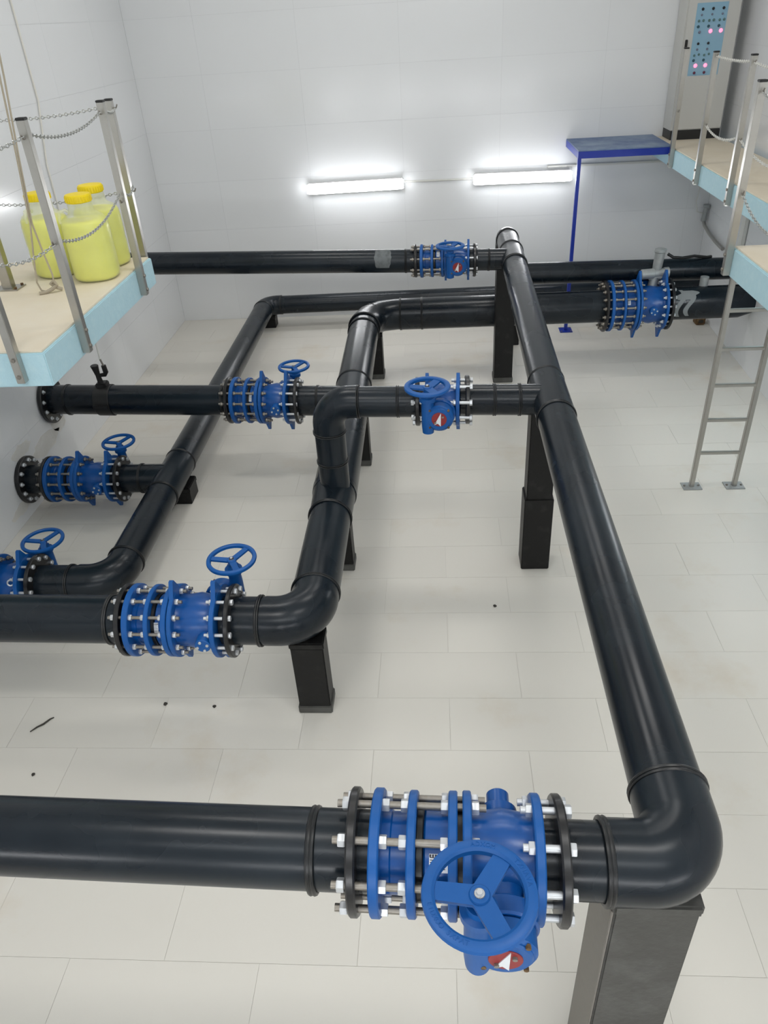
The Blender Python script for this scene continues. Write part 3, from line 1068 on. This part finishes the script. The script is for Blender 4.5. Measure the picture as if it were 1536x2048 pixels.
# I valve
rzI = math.atan2(-0.045, 1)
PI_ = T2 + dI * (T2.x - 0.1)
joint('small far blue dismantling joint on the pipe in front of the lit back wall', PI_, rzI, (-0.30, -0.238, -0.132, -0.027, 0.0), 0.106, 0.16, 8, 0.0095, 'dismantling joints')
sticker(J(0), -0.085, 0.118, 48, 0.03, 0.06)
valve('far blue valve with red indicator below the lamps', PI_, rzI, 0.0, 0.228, 0.29, 0.106, 0.16, 8, -1, (0.142, 0.2), 'butterfly valves', 0.0095, sxo=0.01)
# H valve
PH = Vector((2.21, FH.y + 0.003, ZM))
joint('large blue dismantling joint with sixteen tie rods near the steel ladder', PH, 0.008, (-0.348, -0.292, -0.165, -0.03, 0.005), 0.176, 0.276, 16, 0.011, 'dismantling joints')
sticker(J(0), -0.135, 0.196, 28, 0.035, 0.06)
valve('largest blue valve topped by a bare grey actuator near the steel ladder', PH, 0.008, 0.005, 0.285, 0.343, 0.176, 0.276, 16, 1, None, 'butterfly valves', 0.011, sxo=0.0, grey=True)

# wall flange bolts (parts of the two wall pipes)
for (par, c, d, R) in ((lineE, We, dE, 0.222), (lineF, Wf, dF, 0.212)):
    m = hexnut(MB(), (0, 0, 0), (1, 0, 0), 0.02, 0.018)
    m.cyl((0, 0, 0), (0.03, 0, 0), 0.01, n=10)
    me = m.mesh('flange_bolt', ZINC)
    for (yy, zz) in ring_pts(12, R * 0.84):
        inst('flange_bolt', me, Vector((XL + 0.04, c.y + yy, c.z + zz)) - par.location, par)

# ------------------------------------------------------------------ saddle with tap on pipe E
sp = TE + dE * (TE.x + 3.09)
sad = thing('tapping_saddle', (sp.x, sp.y, sp.z + 0.13), 'black tapping saddle with small tap and pale tube on the wall pipe', 'tap')
obj('clamp', MB().annulus(sp - dE * 0.075, dE, 0.15, 0.147, 0.136, 40, 0.004), CAPB, sad)
m = MB()
for s in (-1, 1):
    m.box(sp.x - 0.07, sp.x + 0.07, sp.y + s * 0.15 - 0.02, sp.y + s * 0.15 + 0.02, sp.z - 0.02, sp.z + 0.02, bev=0.006)
obj('clamp_lug', m, CAPB, sad)
obj('outlet_block', MB().box(sp.x - 0.05, sp.x + 0.05, sp.y - 0.05, sp.y + 0.05, sp.z + 0.13, sp.z + 0.18, bev=0.01), CAPB, sad)
obj('tap_body', MB().lathe([(0, 0.026), (0.07, 0.022), (0.13, 0.03), (0.165, 0.036), (0.17, 0.03)], (sp.x - 0.01, sp.y, sp.z + 0.175), (-0.1, 0, 1), 20), CAPB, sad)
obj('side_valve', MB().tube([(sp.x, sp.y, sp.z + 0.245), (sp.x + 0.05, sp.y, sp.z + 0.25), (sp.x + 0.065, sp.y, sp.z + 0.275), (sp.x + 0.06, sp.y, sp.z + 0.34)], [0.016, 0.02, 0.024, 0.022], 14), CAPB, sad)
obj('barb', MB().cyl((sp.x + 0.06, sp.y, sp.z + 0.335), (sp.x + 0.045, sp.y, sp.z + 0.40), 0.009, n=12), ROD, sad)
obj('tube', MB().tube([(sp.x + 0.045, sp.y, sp.z + 0.39), (sp.x + 0.0, sp.y + 0.1, sp.z + 0.62), (sp.x - 0.02, sp.y + 0.15, sp.z + 0.9), (sp.x - 0.1, sp.y + 0.16, sp.z + 1.24)], 0.008, 10), TUBE, sad)['label'] = 'thin pale tube'


# ------------------------------------------------------------------ pillars
def pillar(label, x0, x1, y0, y1, z1, mat=PILL, notch=None, plinth=0.06):
    t = thing('pipe_support', ((x0 + x1) / 2, (y0 + y1) / 2, 0), label, 'pillar', 'pipe supports')
    m = MB().box(x0, x1, y0, y1, 0.0, z1 - 0.045, bev=0.006)
    obj('shaft', m, mat, t)
    e = 0.006
    obj('cap', MB().box(x0 - e, x1 + e, y0 - e, y1 + e, z1 - 0.05, z1, bev=0.008), mat, t)
    if notch:
        obj('cladding', MB().box(x0 - 0.012, x1 + 0.012, y0 - 0.01, y1 + 0.01, 0.0, notch, bev=0.006), mat, t)
    if plinth:
        obj('footing', MB().box(x0 - 0.007, x1 + 0.007, y0 - 0.007, y1 + 0.007, 0.0, plinth, bev=0.006), PILG if mat is PILL else mat, t)
    return t


pillar('grey worn concrete pillar under the nearest pipe elbow', 0.505, 0.757, 1.235, 1.455, 1.352, PILG, None, 0.0)
np_ = bpy.data.objects['pipe_support']
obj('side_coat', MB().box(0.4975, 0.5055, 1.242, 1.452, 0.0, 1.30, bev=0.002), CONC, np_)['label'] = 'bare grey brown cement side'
pillar('tall black pillar with stepped cladding under the high pipe tee', 0.622, 0.806, 4.57, 4.74, 1.356, PILL, 0.63, 0.0)
pillar('tall black pillar under the far end of the high pipe', 0.64, 0.845, 8.0, 8.2, 1.356)
pillar('black pillar behind the far tall pillar under the lower far pipe', 0.85, 1.03, 9.12, 9.28, 0.94, PILL, None, 0.0)
pillar('short black pillar under the middle pipe elbow with a dusty footing', -0.885, -0.69, 3.15, 3.30, 0.585)
pillar('black pillar under the middle pipe at the foot of the riser', -0.86, -0.672, 4.57, 4.72, 0.575)
pillar('black pillar under the middle pipe beyond the riser', -0.85, -0.65, 6.18, 6.33, 0.568)
pillar('black pillar under the far bend of the middle pipe', -0.83, -0.628, 8.2, 8.38, 0.558)
pillar('low black block under the tee of the low left pipe', -2.44, -2.225, 5.56, 5.78, 0.17, PILL, None, 0.0)
pillar('low black block under the far bend of the low left pipe', -2.42, -2.24, 10.06, 10.24, 0.175, PILL, None, 0.0)
rb = thing('rusty_block', (3.41, 9.62, 0), 'small rusty brown block on the floor by the right wall', 'block')
obj('block_body', MB().box(3.34, 3.46, 9.60, 9.74, 0.0, 0.1, bev=0.012), RUST, rb)
obj('split_edge', MB().box(3.37, 3.43, 9.592, 9.605, 0.03, 0.07, bev=0.004), DARK, rb)

# ------------------------------------------------------------------ railing posts
def post(label, x, y, z0, z1, side, group, hooks=(3.14, 2.59), hd=(0, 1), base=False, s=0.024):
    t = thing('railing_post', (x, y, z0), label, 'post', group)
    m = MB().box(x - s, x + s, y - s, y + s, z0, z1 - 0.008, bev=0.003)
    obj('tube', m, STEEL, t)
    obj('end_cap', MB().box(x - s - 0.001, x + s + 0.001, y - s - 0.001, y + s + 0.001, z1 - 0.01, z1 + 0.004, bev=0.003), CAPB, t)
    for h in hooks:
        for sg in (1, -1):
            d = Vector((hd[0], hd[1], 0)) * sg
            p = Vector((x, y, h)) + d * s
            obj('chain_hook', MB().tube([p, p + d * 0.02, p + d * 0.03 + Vector((0, 0, 0.02))], 0.005, 8), ROD, t)
    if side:
        m = MB()
        for zz in (z0 + 0.04, z0 + 0.14):
            hexnut(m, Vector((x, y, zz)) + Vector(side) * s, side, 0.012, 0.01)
        obj('fixing_bolts', m, ROD, t)
    if base:
        obj('base_plate', MB().box(x - 0.07, x + 0.07, y - 0.06, y + 0.06, z0, z0 + 0.008, bev=0.002), STEEL, t)
    return t


LG, RG = 'posts of the left railing', 'posts of the right railing'
post('left railing post in front of the jerrycans, second from the near corner', -2.18, 4.36, PZ - 0.19, 3.235, (1, 0, 0), LG)
post('left railing post right of the jerrycans at the far corner', -2.18, 5.49, PZ - 0.19, 3.215, (1, 0, 0), LG)
post('left railing post on the far end of the platform, behind the corner post', -2.268, 5.865, PZ - 0.19, 3.195, (0, 1, 0), LG, hd=(1, 0))
post('left railing post on the near front edge of the platform, cut by the frame', -2.365, 3.865, PZ - 0.17, 3.23, (0, -1, 0), LG, hd=(1, 0))
post('right railing post nearest the blue plate table', 2.695, 9.5, PZ - 0.19, 3.1, (-1, 0, 0), RG, hooks=(2.5,))
post('right railing post in front of the electrical cabinet', 2.695, 8.5, PZ - 0.19, 3.11, (-1, 0, 0), RG, hooks=(3.07, 2.48))
post('right railing post third from the blue plate table', 2.695, 7.5, PZ - 0.19, 3.13, (-1, 0, 0), RG, hooks=(3.07, 2.48))
post('right railing post at the corner of the ladder landing', 2.025, 5.42, PZ - 0.19, 3.12, (-1, 0, 0), RG, hooks=(3.06, 2.47))
sp_ = thing('stand_pole', (-3.0, 5.13, PZ), 'dull steel pole with base plate standing on the left platform', 'pole')
obj('base_plate', MB().box(-3.09, -2.91, 5.06, 5.2, PZ, PZ + 0.01, bev=0.002), STEEL, sp_)
obj('pole_tube', MB().box(-3.035, -2.965, 5.10, 5.16, PZ + 0.008, 3.3, bev=0.003), STEEL, sp_)
m = MB()
for a in (-0.07, 0.07):
    for b in (-0.05, 0.05):
        hexnut(m, (-3.0 + a, 5.13 + b, PZ + 0.009), (0, 0, 1), 0.012, 0.012)
obj('anchor_bolts', m, RUST, sp_)


def chain(label, p0, p1, sag, group, mat=CHAINM, ll=0.030, wr=0.0032):
    p0, p1 = Vector(p0), Vector(p1)
    pts = []
    N = 60
    for i in range(N + 1):
        t = i / N
        p = p0.lerp(p1, t)
        p.z -= sag * 4 * t * (1 - t)
        pts.append(p)
    # walk
    m = MB()
    acc, k = 0.0, 0
    step = ll * 0.74
    for i in range(N):
        a, b = pts[i], pts[i + 1]
        L = (b - a).length
        while acc <= L:
            c = a.lerp(b, acc / L)
            d = (b - a).normalized()
            up = Vector((0, 0, 1))
            u = d.cross(up).normalized() if k % 2 == 0 else d.cross(up).normalized().cross(d)
            lp = []
            for q in range(10):
                g = 2 * PI * q / 10
                lp.append(c + d * math.cos(g) * (ll / 2 - wr) + u * math.sin(g) * (ll * 0.30))
            nrm = d.cross(u)
            vs, fs = [], []
            for q in range(10):
                cc = lp[q]
                rad = (cc - c).normalized()
                for j in range(5):
                    h = 2 * PI * j / 5
                    vs.append(cc + rad * math.cos(h) * wr + nrm * math.sin(h) * wr)
            for q in range(10):
                for j in range(5):
                    fs.append((q * 5 + j, q * 5 + (j + 1) % 5, ((q + 1) % 10) * 5 + (j + 1) % 5, ((q + 1) % 10) * 5 + j))
            m.add(vs, fs)
            acc += step
            k += 1
        acc -= L
    c = obj('chain', m, mat)
    tag(c, label, 'chain', group)
    return c


CG = 'railing chains'
chain('upper chain between the two left posts beside the jerrycans', (-2.18, 4.41, 3.15), (-2.18, 5.44, 3.155), 0.06, CG)
chain('lower chain hanging in front of the yellow jerrycans', (-2.18, 4.41, 2.59), (-2.18, 5.44, 2.645), 0.085, CG)
chain('upper chain running out of frame from the second left post', (-2.18, 4.31, 3.15), (-2.34, 3.90, 3.14), 0.03, CG)
chain('lower chain left of the second left post', (-2.18, 4.31, 2.59), (-2.34, 3.90, 2.60), 0.035, CG)
chain('upper chain along the far end of the left platform', (-2.31, 5.865, 3.15), (XL + 0.01, 5.865, 3.15), 0.05, CG)
chain('lower chain along the far end of the left platform, behind the jerrycans', (-2.31, 5.865, 2.59), (XL + 0.01, 5.865, 2.58), 0.055, CG)
chain('short upper chain joining the two far corner posts at left', (-2.18, 5.54, 3.15), (-2.23, 5.865, 3.14), 0.02, CG)
chain('short lower chain joining the two far corner posts at left', (-2.18, 5.54, 2.64), (-2.23, 5.865, 2.63), 0.04, CG)
chain('taut pale upper chain between two right railing posts', (2.695, 8.45, 3.07), (2.695, 7.55, 3.075), 0.012, CG, PCHAIN, 0.034, 0.0042)
chain('sagging pale lower chain between two right railing posts', (2.695, 8.45, 2.48), (2.695, 7.55, 2.49), 0.06, CG, PCHAIN, 0.034, 0.0042)
chain('pale upper chain leaving the frame from the third right post', (2.695, 7.45, 3.07), (2.695, 6.0, 3.08), 0.03, CG, PCHAIN, 0.034, 0.004)
chain('pale lower chain leaving the frame from the third right post', (2.695, 7.45, 2.48), (2.695, 6.0, 2.49), 0.1, CG, PCHAIN, 0.034, 0.004)
chain('grey lower chain from the ladder landing post', (2.025, 5.37, 2.46), (2.025, 4.3, 2.46), 0.12, CG)
chain('grey upper chain from the ladder landing post', (2.025, 5.37, 3.06), (2.025, 4.3, 3.06), 0.08, CG)

# ------------------------------------------------------------------ ladder
lad = thing('ladder', (2.385, 5.7, 0), 'stainless steel ladder with flat rungs standing below the right landing', 'ladder')
for x in (2.195, 2.555):
    obj('rail', MB().box(x - 0.02, x + 0.02, 5.68, 5.72, 0.0, 2.0, bev=0.006), STEEL, lad)
    fp = obj('foot_plate', MB().box(x - 0.08, x + 0.08, 5.64, 5.76, 0.0, 0.008, bev=0.002), GRAYG, lad)
    m = MB()
    for a in (-0.06, 0.06):
        hexnut(m, (x + a, 5.70, 0.007), (0, 0, 1), 0.01, 0.01)
    obj('anchor_bolts', m, ROD, fp)
    obj('top_bracket', MB().box(x - 0.02, x + 0.02, 5.46, 5.69, 1.955, 1.99, bev=0.004), STEEL, lad)
for z in (0.335, 0.645, 0.955, 1.262, 1.57, 1.87):
    obj('rung', MB().box(2.21, 2.54, 5.686, 5.714, z - 0.014, z + 0.014, bev=0.005), STEEL, lad)

# ------------------------------------------------------------------ jerrycans
def jerry(x, y, rz, label, fill):
    t = thing('jerrycan', (x, y, PZ), label, 'jerrycan', 'yellow jerrycans on the left platform', rz)
    R = 0.158

    def sq(prof, n=40, k=0.0):
        m = MB().lathe(prof, (0, 0, 0), (0, 0, 1), n)
        out = []
        for p in m.v:
            a = math.atan2(p[1], p[0])
            f = 1 + k * (0.5 - 0.5 * math.cos(4 * a)) * 0.1
            out.append((p[0] * f, p[1] * f, p[2]))
        m.v = out
        return m
    body = [(0.0, R * 0.86), (0.012, R * 0.95), (0.04, R), (0.16, R * 1.0), (0.20, R * 0.985), (0.24, R * 1.0), (0.34, R), (0.385, R * 0.97), (0.415, R * 0.86), (0.435, R * 0.66), (0.448, R * 0.53), (0.52, R * 0.5)]
    obj('bottle', sq(body, 40, 0.6), MILK, t, False, 60)
    liq = [(0.005, R * 0.82), (0.016, R * 0.92), (0.04, R * 0.965), (0.16, R * 0.965), (0.20, R * 0.95), (0.24, R * 0.965), (0.345, R * 0.965), (0.385, R * 0.935), (fill, R * 0.89)]
    obj('liquid', sq(liq, 40, 0.6), LIQ, t, False, 60)['label'] = 'yellow liquid inside'
    m = MB()
    nC = 28
    m.lathe([(0.512, 0.082), (0.517, 0.087), (0.555, 0.087), (0.563, 0.082), (0.565, 0.07)], (0, 0, 0), (0, 0, 1), nC)
    for k in range(nC):
        g = 2 * PI * k / nC
        m.box(0.086 * math.cos(g) - 0.003, 0.086 * math.cos(g) + 0.003, 0.086 * math.sin(g) - 0.003, 0.086 * math.sin(g) + 0.003, 0.519, 0.553)
    obj('cap', m, YCAP, t, False)['label'] = 'yellow screw cap'
    obj('handle', MB().tube([(-0.075, -0.02, 0.45), (-0.10, -0.03, 0.475), (-0.135, -0.04, 0.465), (-0.148, -0.045, 0.42), (-0.146, -0.045, 0.39)], 0.012, 12), MILK, t, False)
    return t


jerry(-2.425, 5.325, 0.2, 'front jerrycan of yellow liquid, nearest the platform edge', 0.395)
jerry(-2.775, 5.46, 0.9, 'left jerrycan of yellow liquid, behind the rope and post', 0.395)
jerry(-2.47, 5.665, -0.5, 'rear right jerrycan of yellow liquid by the far corner post', 0.40)

# ------------------------------------------------------------------ rope and wall hose
rp = thing('rope', (-2.66, 5.0, PZ), 'beige rope hanging from above onto the left platform', 'rope')
obj('strand', MB().tube([(-2.52, 5.0, 3.75), (-2.558, 5.0, 3.383), (-2.599, 5.0, 2.964), (-2.644, 5.0, 2.561), (-2.69, 5.0, 2.35), (-2.72, 5.0, 2.19), (-2.70, 4.99, 2.14), (-2.66, 4.98, 2.132)], 0.006, 8), ROPE, rp)
obj('strand', MB().tube([(-2.50, 5.01, 3.75), (-2.535, 5.01, 3.4), (-2.59, 5.01, 2.97), (-2.635, 5.01, 2.57), (-2.62, 5.01, 2.4), (-2.60, 5.01, 2.24), (-2.605, 5.0, 2.16), (-2.66, 4.98, 2.135)], 0.006, 8), ROPE, rp)
kn = MB()
kn.tube([(-2.57, 5.03, 2.132), (-2.6, 5.01, 2.15), (-2.625, 5.0, 2.18), (-2.6, 5.0, 2.2), (-2.585, 5.0, 2.17), (-2.62, 4.99, 2.145), (-2.66, 4.97, 2.13), (-2.70, 4.95, 2.13)], 0.012, 8)
obj('knot', kn, ROPE, rp)
hs = tag(obj('wall_hose', MB().tube([(XL + 0.012, 7.70, 4.4), (XL + 0.012, 7.739, 3.855), (XL + 0.012, 7.741, 3.087), (XL + 0.012, 7.56, 2.573), (XL + 0.012, 7.55, 2.088), (XL + 0.012, 7.5, 1.2)], 0.008, 10), HOSEM),
         'thin pale hose running down the left wall', 'hose')

# ------------------------------------------------------------------ blue plate table
tb = thing('plate_table', (2.2, 10.05, 0), 'royal blue steel plate table on one thin leg against the back wall', 'table')
obj('top', MB().box(1.66, 2.715, 9.565, YB - 0.004, 2.135, 2.147, bev=0.002), BTOP, tb)
obj('front_rail', MB().box(1.66, 2.715, 9.565, 9.60, 2.06, 2.134), BPNT, tb)
obj('side_rail', MB().box(1.66, 1.70, 9.601, YB - 0.004, 2.06, 2.134), BPNT, tb)
obj('leg', MB().box(1.66, 1.70, 9.57, 9.61, 0.006, 2.06), BPNT, tb)
fp = obj('base_plate', MB().box(1.60, 1.76, 9.50, 9.68, 0.0, 0.008, bev=0.002), BPNT, tb)
m = MB()
for a in (-0.06, 0.06):
    for b in (-0.065, 0.065):
        hexnut(m, (1.68 + a, 9.59 + b, 0.007), (0, 0, 1), 0.009, 0.009)
obj('anchor_bolts', m, ROD, fp)

# ------------------------------------------------------------------ electrical cabinet
CX0, CX1, CY0, CY1, CZ0, CZ1 = 2.825, 3.405, 10.14, 10.495, PZ, 4.12
cb = thing('electrical_cabinet', ((CX0 + CX1) / 2, (CY0 + CY1) / 2, PZ), 'tall grey electrical cabinet with pale blue control panel in the far right corner', 'cabinet')
obj('plinth', MB().box(CX0 + 0.004, CX1 - 0.004, CY0 + 0.004, CY1, CZ0, CZ0 + 0.1, bev=0.003), CAPB, cb)
obj('carcass', MB().box(CX0, CX1, CY0 + 0.02, CY1, CZ0 + 0.1, CZ1, bev=0.004), CABG, cb)
door = obj('door', MB().box(CX0 + 0.012, CX1 - 0.004, CY0 - 0.003, CY0 + 0.017, CZ0 + 0.11, CZ1 - 0.01, bev=0.004), CABG, cb)
m = MB().box(CX0 + 0.022, CX0 + 0.05, CY0 - 0.012, CY0 - 0.002, 2.985, 3.145, bev=0.004)
m.box(CX0 + 0.028, CX0 + 0.045, CY0 - 0.035, CY0 - 0.01, 3.03, 3.14, bev=0.004)
obj('handle', m, CAPB, door)
pan = obj('control_panel', MB().box(2.925, 3.262, CY0 - 0.006, CY0 - 0.0025, 2.785, 3.482, bev=0.001), PANEL, cb)


def knob(x, z, r, mat, name, d=0.014):
    m = MB().disc((x, CY0 - 0.005, z), (x, CY0 - 0.008, z), r * 1.25, 0.001, 16)
    m.lathe([(0, r), (d * 0.7, r), (d, r * 0.6)], (x, CY0 - 0.006, z), (0, -1, 0), 16)
    o = obj(name, m, mat, pan)
    return o


for x in (2.991, 3.102, 3.214):
    o = knob(x, 3.424, 0.012, CAPB, 'selector_switch', 0.02)
    knob(x - 0.003, 3.371, 0.009, MAUVE, 'pilot_lamp')
    knob(x - 0.025, 3.315, 0.011, GREEN, 'push_button')
    knob(x + 0.023, 3.317, 0.011, GREEN, 'push_button')
    knob(x - 0.024, 3.261, 0.012, TEAL, 'push_button')
    if x > 3.0:
        knob(x + 0.006, 3.214, 0.016, REDL, 'pilot_lamp')['label'] = 'glowing red lamp'
    else:
        knob(x - 0.002, 3.209, 0.012, MAUVE, 'pilot_lamp')
for x in (2.994, 3.104):
    knob(x, 3.099, 0.011, CAPB, 'selector_switch', 0.02)
    knob(x - 0.002, 3.043, 0.010, MAUVE, 'pilot_lamp')
    knob(x - 0.024, 2.986, 0.010, GREEN, 'push_button')
    knob(x + 0.025, 2.994, 0.010, GREEN, 'push_button')
    knob(x - 0.024, 2.937, 0.012, TEAL, 'push_button')
    knob(x + 0.005, 2.885, 0.016, REDL, 'pilot_lamp')['label'] = 'glowing red lamp'
    knob(x + 0.003, 2.814, 0.012, REDO, 'push_button')['label'] = 'dark red button'


# ------------------------------------------------------------------ tube lamps on the walls
def wall_lamp(c, u, nrm, L, label, tilt=0.0, group='tube lamps on the back wall'):
    c, u, nrm = Vector(c), Vector(u).normalized(), Vector(nrm).normalized()
    t = thing('tube_lamp', c, label, 'lamp', group)
    up = Vector((0, 0, 1))
    u = (u + up * tilt).normalized()
    obj('housing', MB().prism([(-L / 2 + 0.03, -0.066), (L / 2 - 0.03, -0.066), (L / 2 - 0.03, 0.066), (-L / 2 + 0.03, 0.066)], c, u, up, nrm * 0.09), LAMPW, t)
    m = MB()
    n = 14
    for s in (-1, 1):
        pts = []
        rr = []
        for k in range(n + 1):
            q = -L / 2 + 0.015 + (L - 0.03) * k / n
            pts.append(c + nrm * 0.105 + up * s * 0.024 + u * q)
            e = min(k, n - k)
            rr.append(0.038 if e > 0 else 0.028)
        m.tube(pts, rr, 18)
    obj('diffuser', m, GLOW, t)
    for s in (-1, 1):
        q = c + u * s * (L / 2 - 0.03) + nrm * 0.075
        obj('end_cap', MB().prism([(-0.012, -0.05), (0.012, -0.05), (0.012, 0.05), (-0.012, 0.05)], q, u, up, nrm * 0.045), LAMPW, t)
    return t


wall_lamp((-1.025, YB - 0.003, 1.727), (1, 0, 0), (0, -1, 0), 1.29, 'lit tube lamp on the left of the back wall', 0.012)
wall_lamp((1.125, YB - 0.003, 1.735), (1, 0, 0), (0, -1, 0), 1.27, 'lit tube lamp on the right of the back wall, by the blue table leg', -0.006)
wall_lamp((xr(6.3) - 0.003, 6.3, 1.7), (-math.sin(RT) * -1, math.cos(RT), 0), (-1, RT, 0), 1.27, 'unseen tube lamp, added as fill, on the right wall under the ladder landing', 0, 'tube lamps behind the camera')  # lamp added out of view to brighten the lower walls at far right
wall_lamp((-0.7, YF + 0.003, 1.7), (1, 0, 0), (0, 1, 0), 1.27, 'lit tube lamp on the wall behind the camera, second from the left', 0, 'tube lamps behind the camera')  # part of this unseen row is added as fill for the far wall
wall_lamp((2.45, YF + 0.003, 1.7), (1, 0, 0), (0, 1, 0), 1.2, 'lit tube lamp on the wall behind the camera, at the right end', 0, 'tube lamps behind the camera')
wall_lamp((-2.6, YF + 0.003, 1.7), (1, 0, 0), (0, 1, 0), 1.27, 'lit tube lamp on the wall behind the camera at left', 0, 'tube lamps behind the camera')
wall_lamp((0.95, YF + 0.003, 1.7), (1, 0, 0), (0, 1, 0), 1.27, 'lit tube lamp on the wall behind the camera at right', 0, 'tube lamps behind the camera')


def conduit(label, pts, r=0.009):
    return tag(obj('conduit', MB().tube(pts, r, 10), TUBE), label, 'conduit')


conduit('short pale conduit between the two lit tube lamps', [(-0.38, YB - 0.013, 1.742), (0.05, YB - 0.013, 1.74), (0.49, YB - 0.013, 1.737)], 0.012)
cc = thing('cable_trunking', (2.2, YB, 1.82), 'pale cable trunking on the back wall below the blue table', 'trunking')
obj('trunk', MB().box(1.44, 3.0, YB - 0.022, YB - 0.002, 1.822, 1.85, bev=0.003), TUBE, cc)
obj('lid', MB().box(1.44, 3.0, YB - 0.026, YB - 0.021, 1.826, 1.846, bev=0.001), TUBE, cc)

# gland tube with cables on the right wall under the platform
gx = xr(10.4) - 0.05
gt = thing('cable_gland', (gx, 10.42, 1.1), 'grey cable gland tube with thin cable on the right wall in the far corner', 'cable gland')
obj('sleeve', MB().lathe([(0, 0.032), (0.02, 0.036), (0.06, 0.03), (0.17, 0.03), (0.18, 0.042), (0.205, 0.042), (0.21, 0.034)], (gx, 10.42, 1.10), (0.03, -0.05, 1), 20), GRAYG, gt)
obj('cable', MB().tube([(gx - 0.03, 10.42, 1.2), (gx - 0.1, 10.42, 1.22), (gx - 0.13, 10.43, 1.35), (gx - 0.10, 10.44, 1.6), (gx - 0.10, 10.45, 1.9)], 0.006, 8), TUBE, gt)
obj('flex_tube', MB().tube([(gx, 10.42, 1.11), (gx + 0.005, 10.36, 1.06), (gx - 0.0, 10.15, 1.02), (gx - 0.02, 9.8, 1.0), (gx - 0.04, 9.45, 1.0)], 0.022, 12), STEEL, gt)
vt = thing('cable_trunking', (xr(9) - 0.02, 8.97, 1.0), 'pale vertical trunking on the right wall under the platform', 'trunking')
obj('trunk', MB().box(xr(8.9) - 0.035, xr(8.9) - 0.004, 8.91, 9.04, 1.0, 1.9, bev=0.003), TUBE, vt)
obj('lid', MB().box(xr(8.9) - 0.040, xr(8.9) - 0.034, 8.92, 9.03, 1.0, 1.9, bev=0.002), TUBE, vt)
hz = tag(obj('black_hose', MB().tube([(2.56, 8.62, 1.20), (2.62, 8.6, 1.165), (2.72, 8.6, 1.155), (2.85, 8.62, 1.165), (3.0, 8.66, 1.135), (3.06, 8.7, 1.13)], 0.016, 12), CAPB),
         'black hose lying along the top of the far right pipe', 'hose')

# ------------------------------------------------------------------ debris on the floor
tw = tag(obj('twig', MB().tube([(-2.56, 2.985, 0.006), (-2.53, 3.02, 0.008), (-2.50, 3.045, 0.007), (-2.475, 3.085, 0.006), (-2.455, 3.10, 0.006)], [0.003, 0.005, 0.006, 0.005, 0.003], 8), DARK),
         'thin dark twig lying on the floor at left', 'twig')
for (x, y, r, lab) in ((-1.768, 3.213, 0.014, 'small dark crumb on the floor below the blue valve on the short pillar'),
                       (-1.444, 3.194, 0.012, 'tiny brown sliver on the floor left of the short pillar'),
                       (-2.398, 2.675, 0.012, 'small dark crumb on the floor above the near pipe at left'),
                       (0.384, 4.136, 0.013, 'small dark crumb on the floor left of the high pipe'),
                       (1.288, 2.863, 0.010, 'tiny dark crumb on the floor right of the high pipe')):
    bm = bmesh.new()
    bmesh.ops.create_icosphere(bm, subdivisions=2, radius=r)
    for v in bm.verts:
        v.co *= random.uniform(0.75, 1.1)
        v.co.z *= 0.5
        v.co += Vector((x, y, r * 0.4))
    bm.verts.index_update()
    m = MB().add([v.co for v in bm.verts], [[q.index for q in f.verts] for f in bm.faces])
    bm.free()
    tag(obj('crumb', m, DARK), lab, 'debris', 'crumbs on the floor')
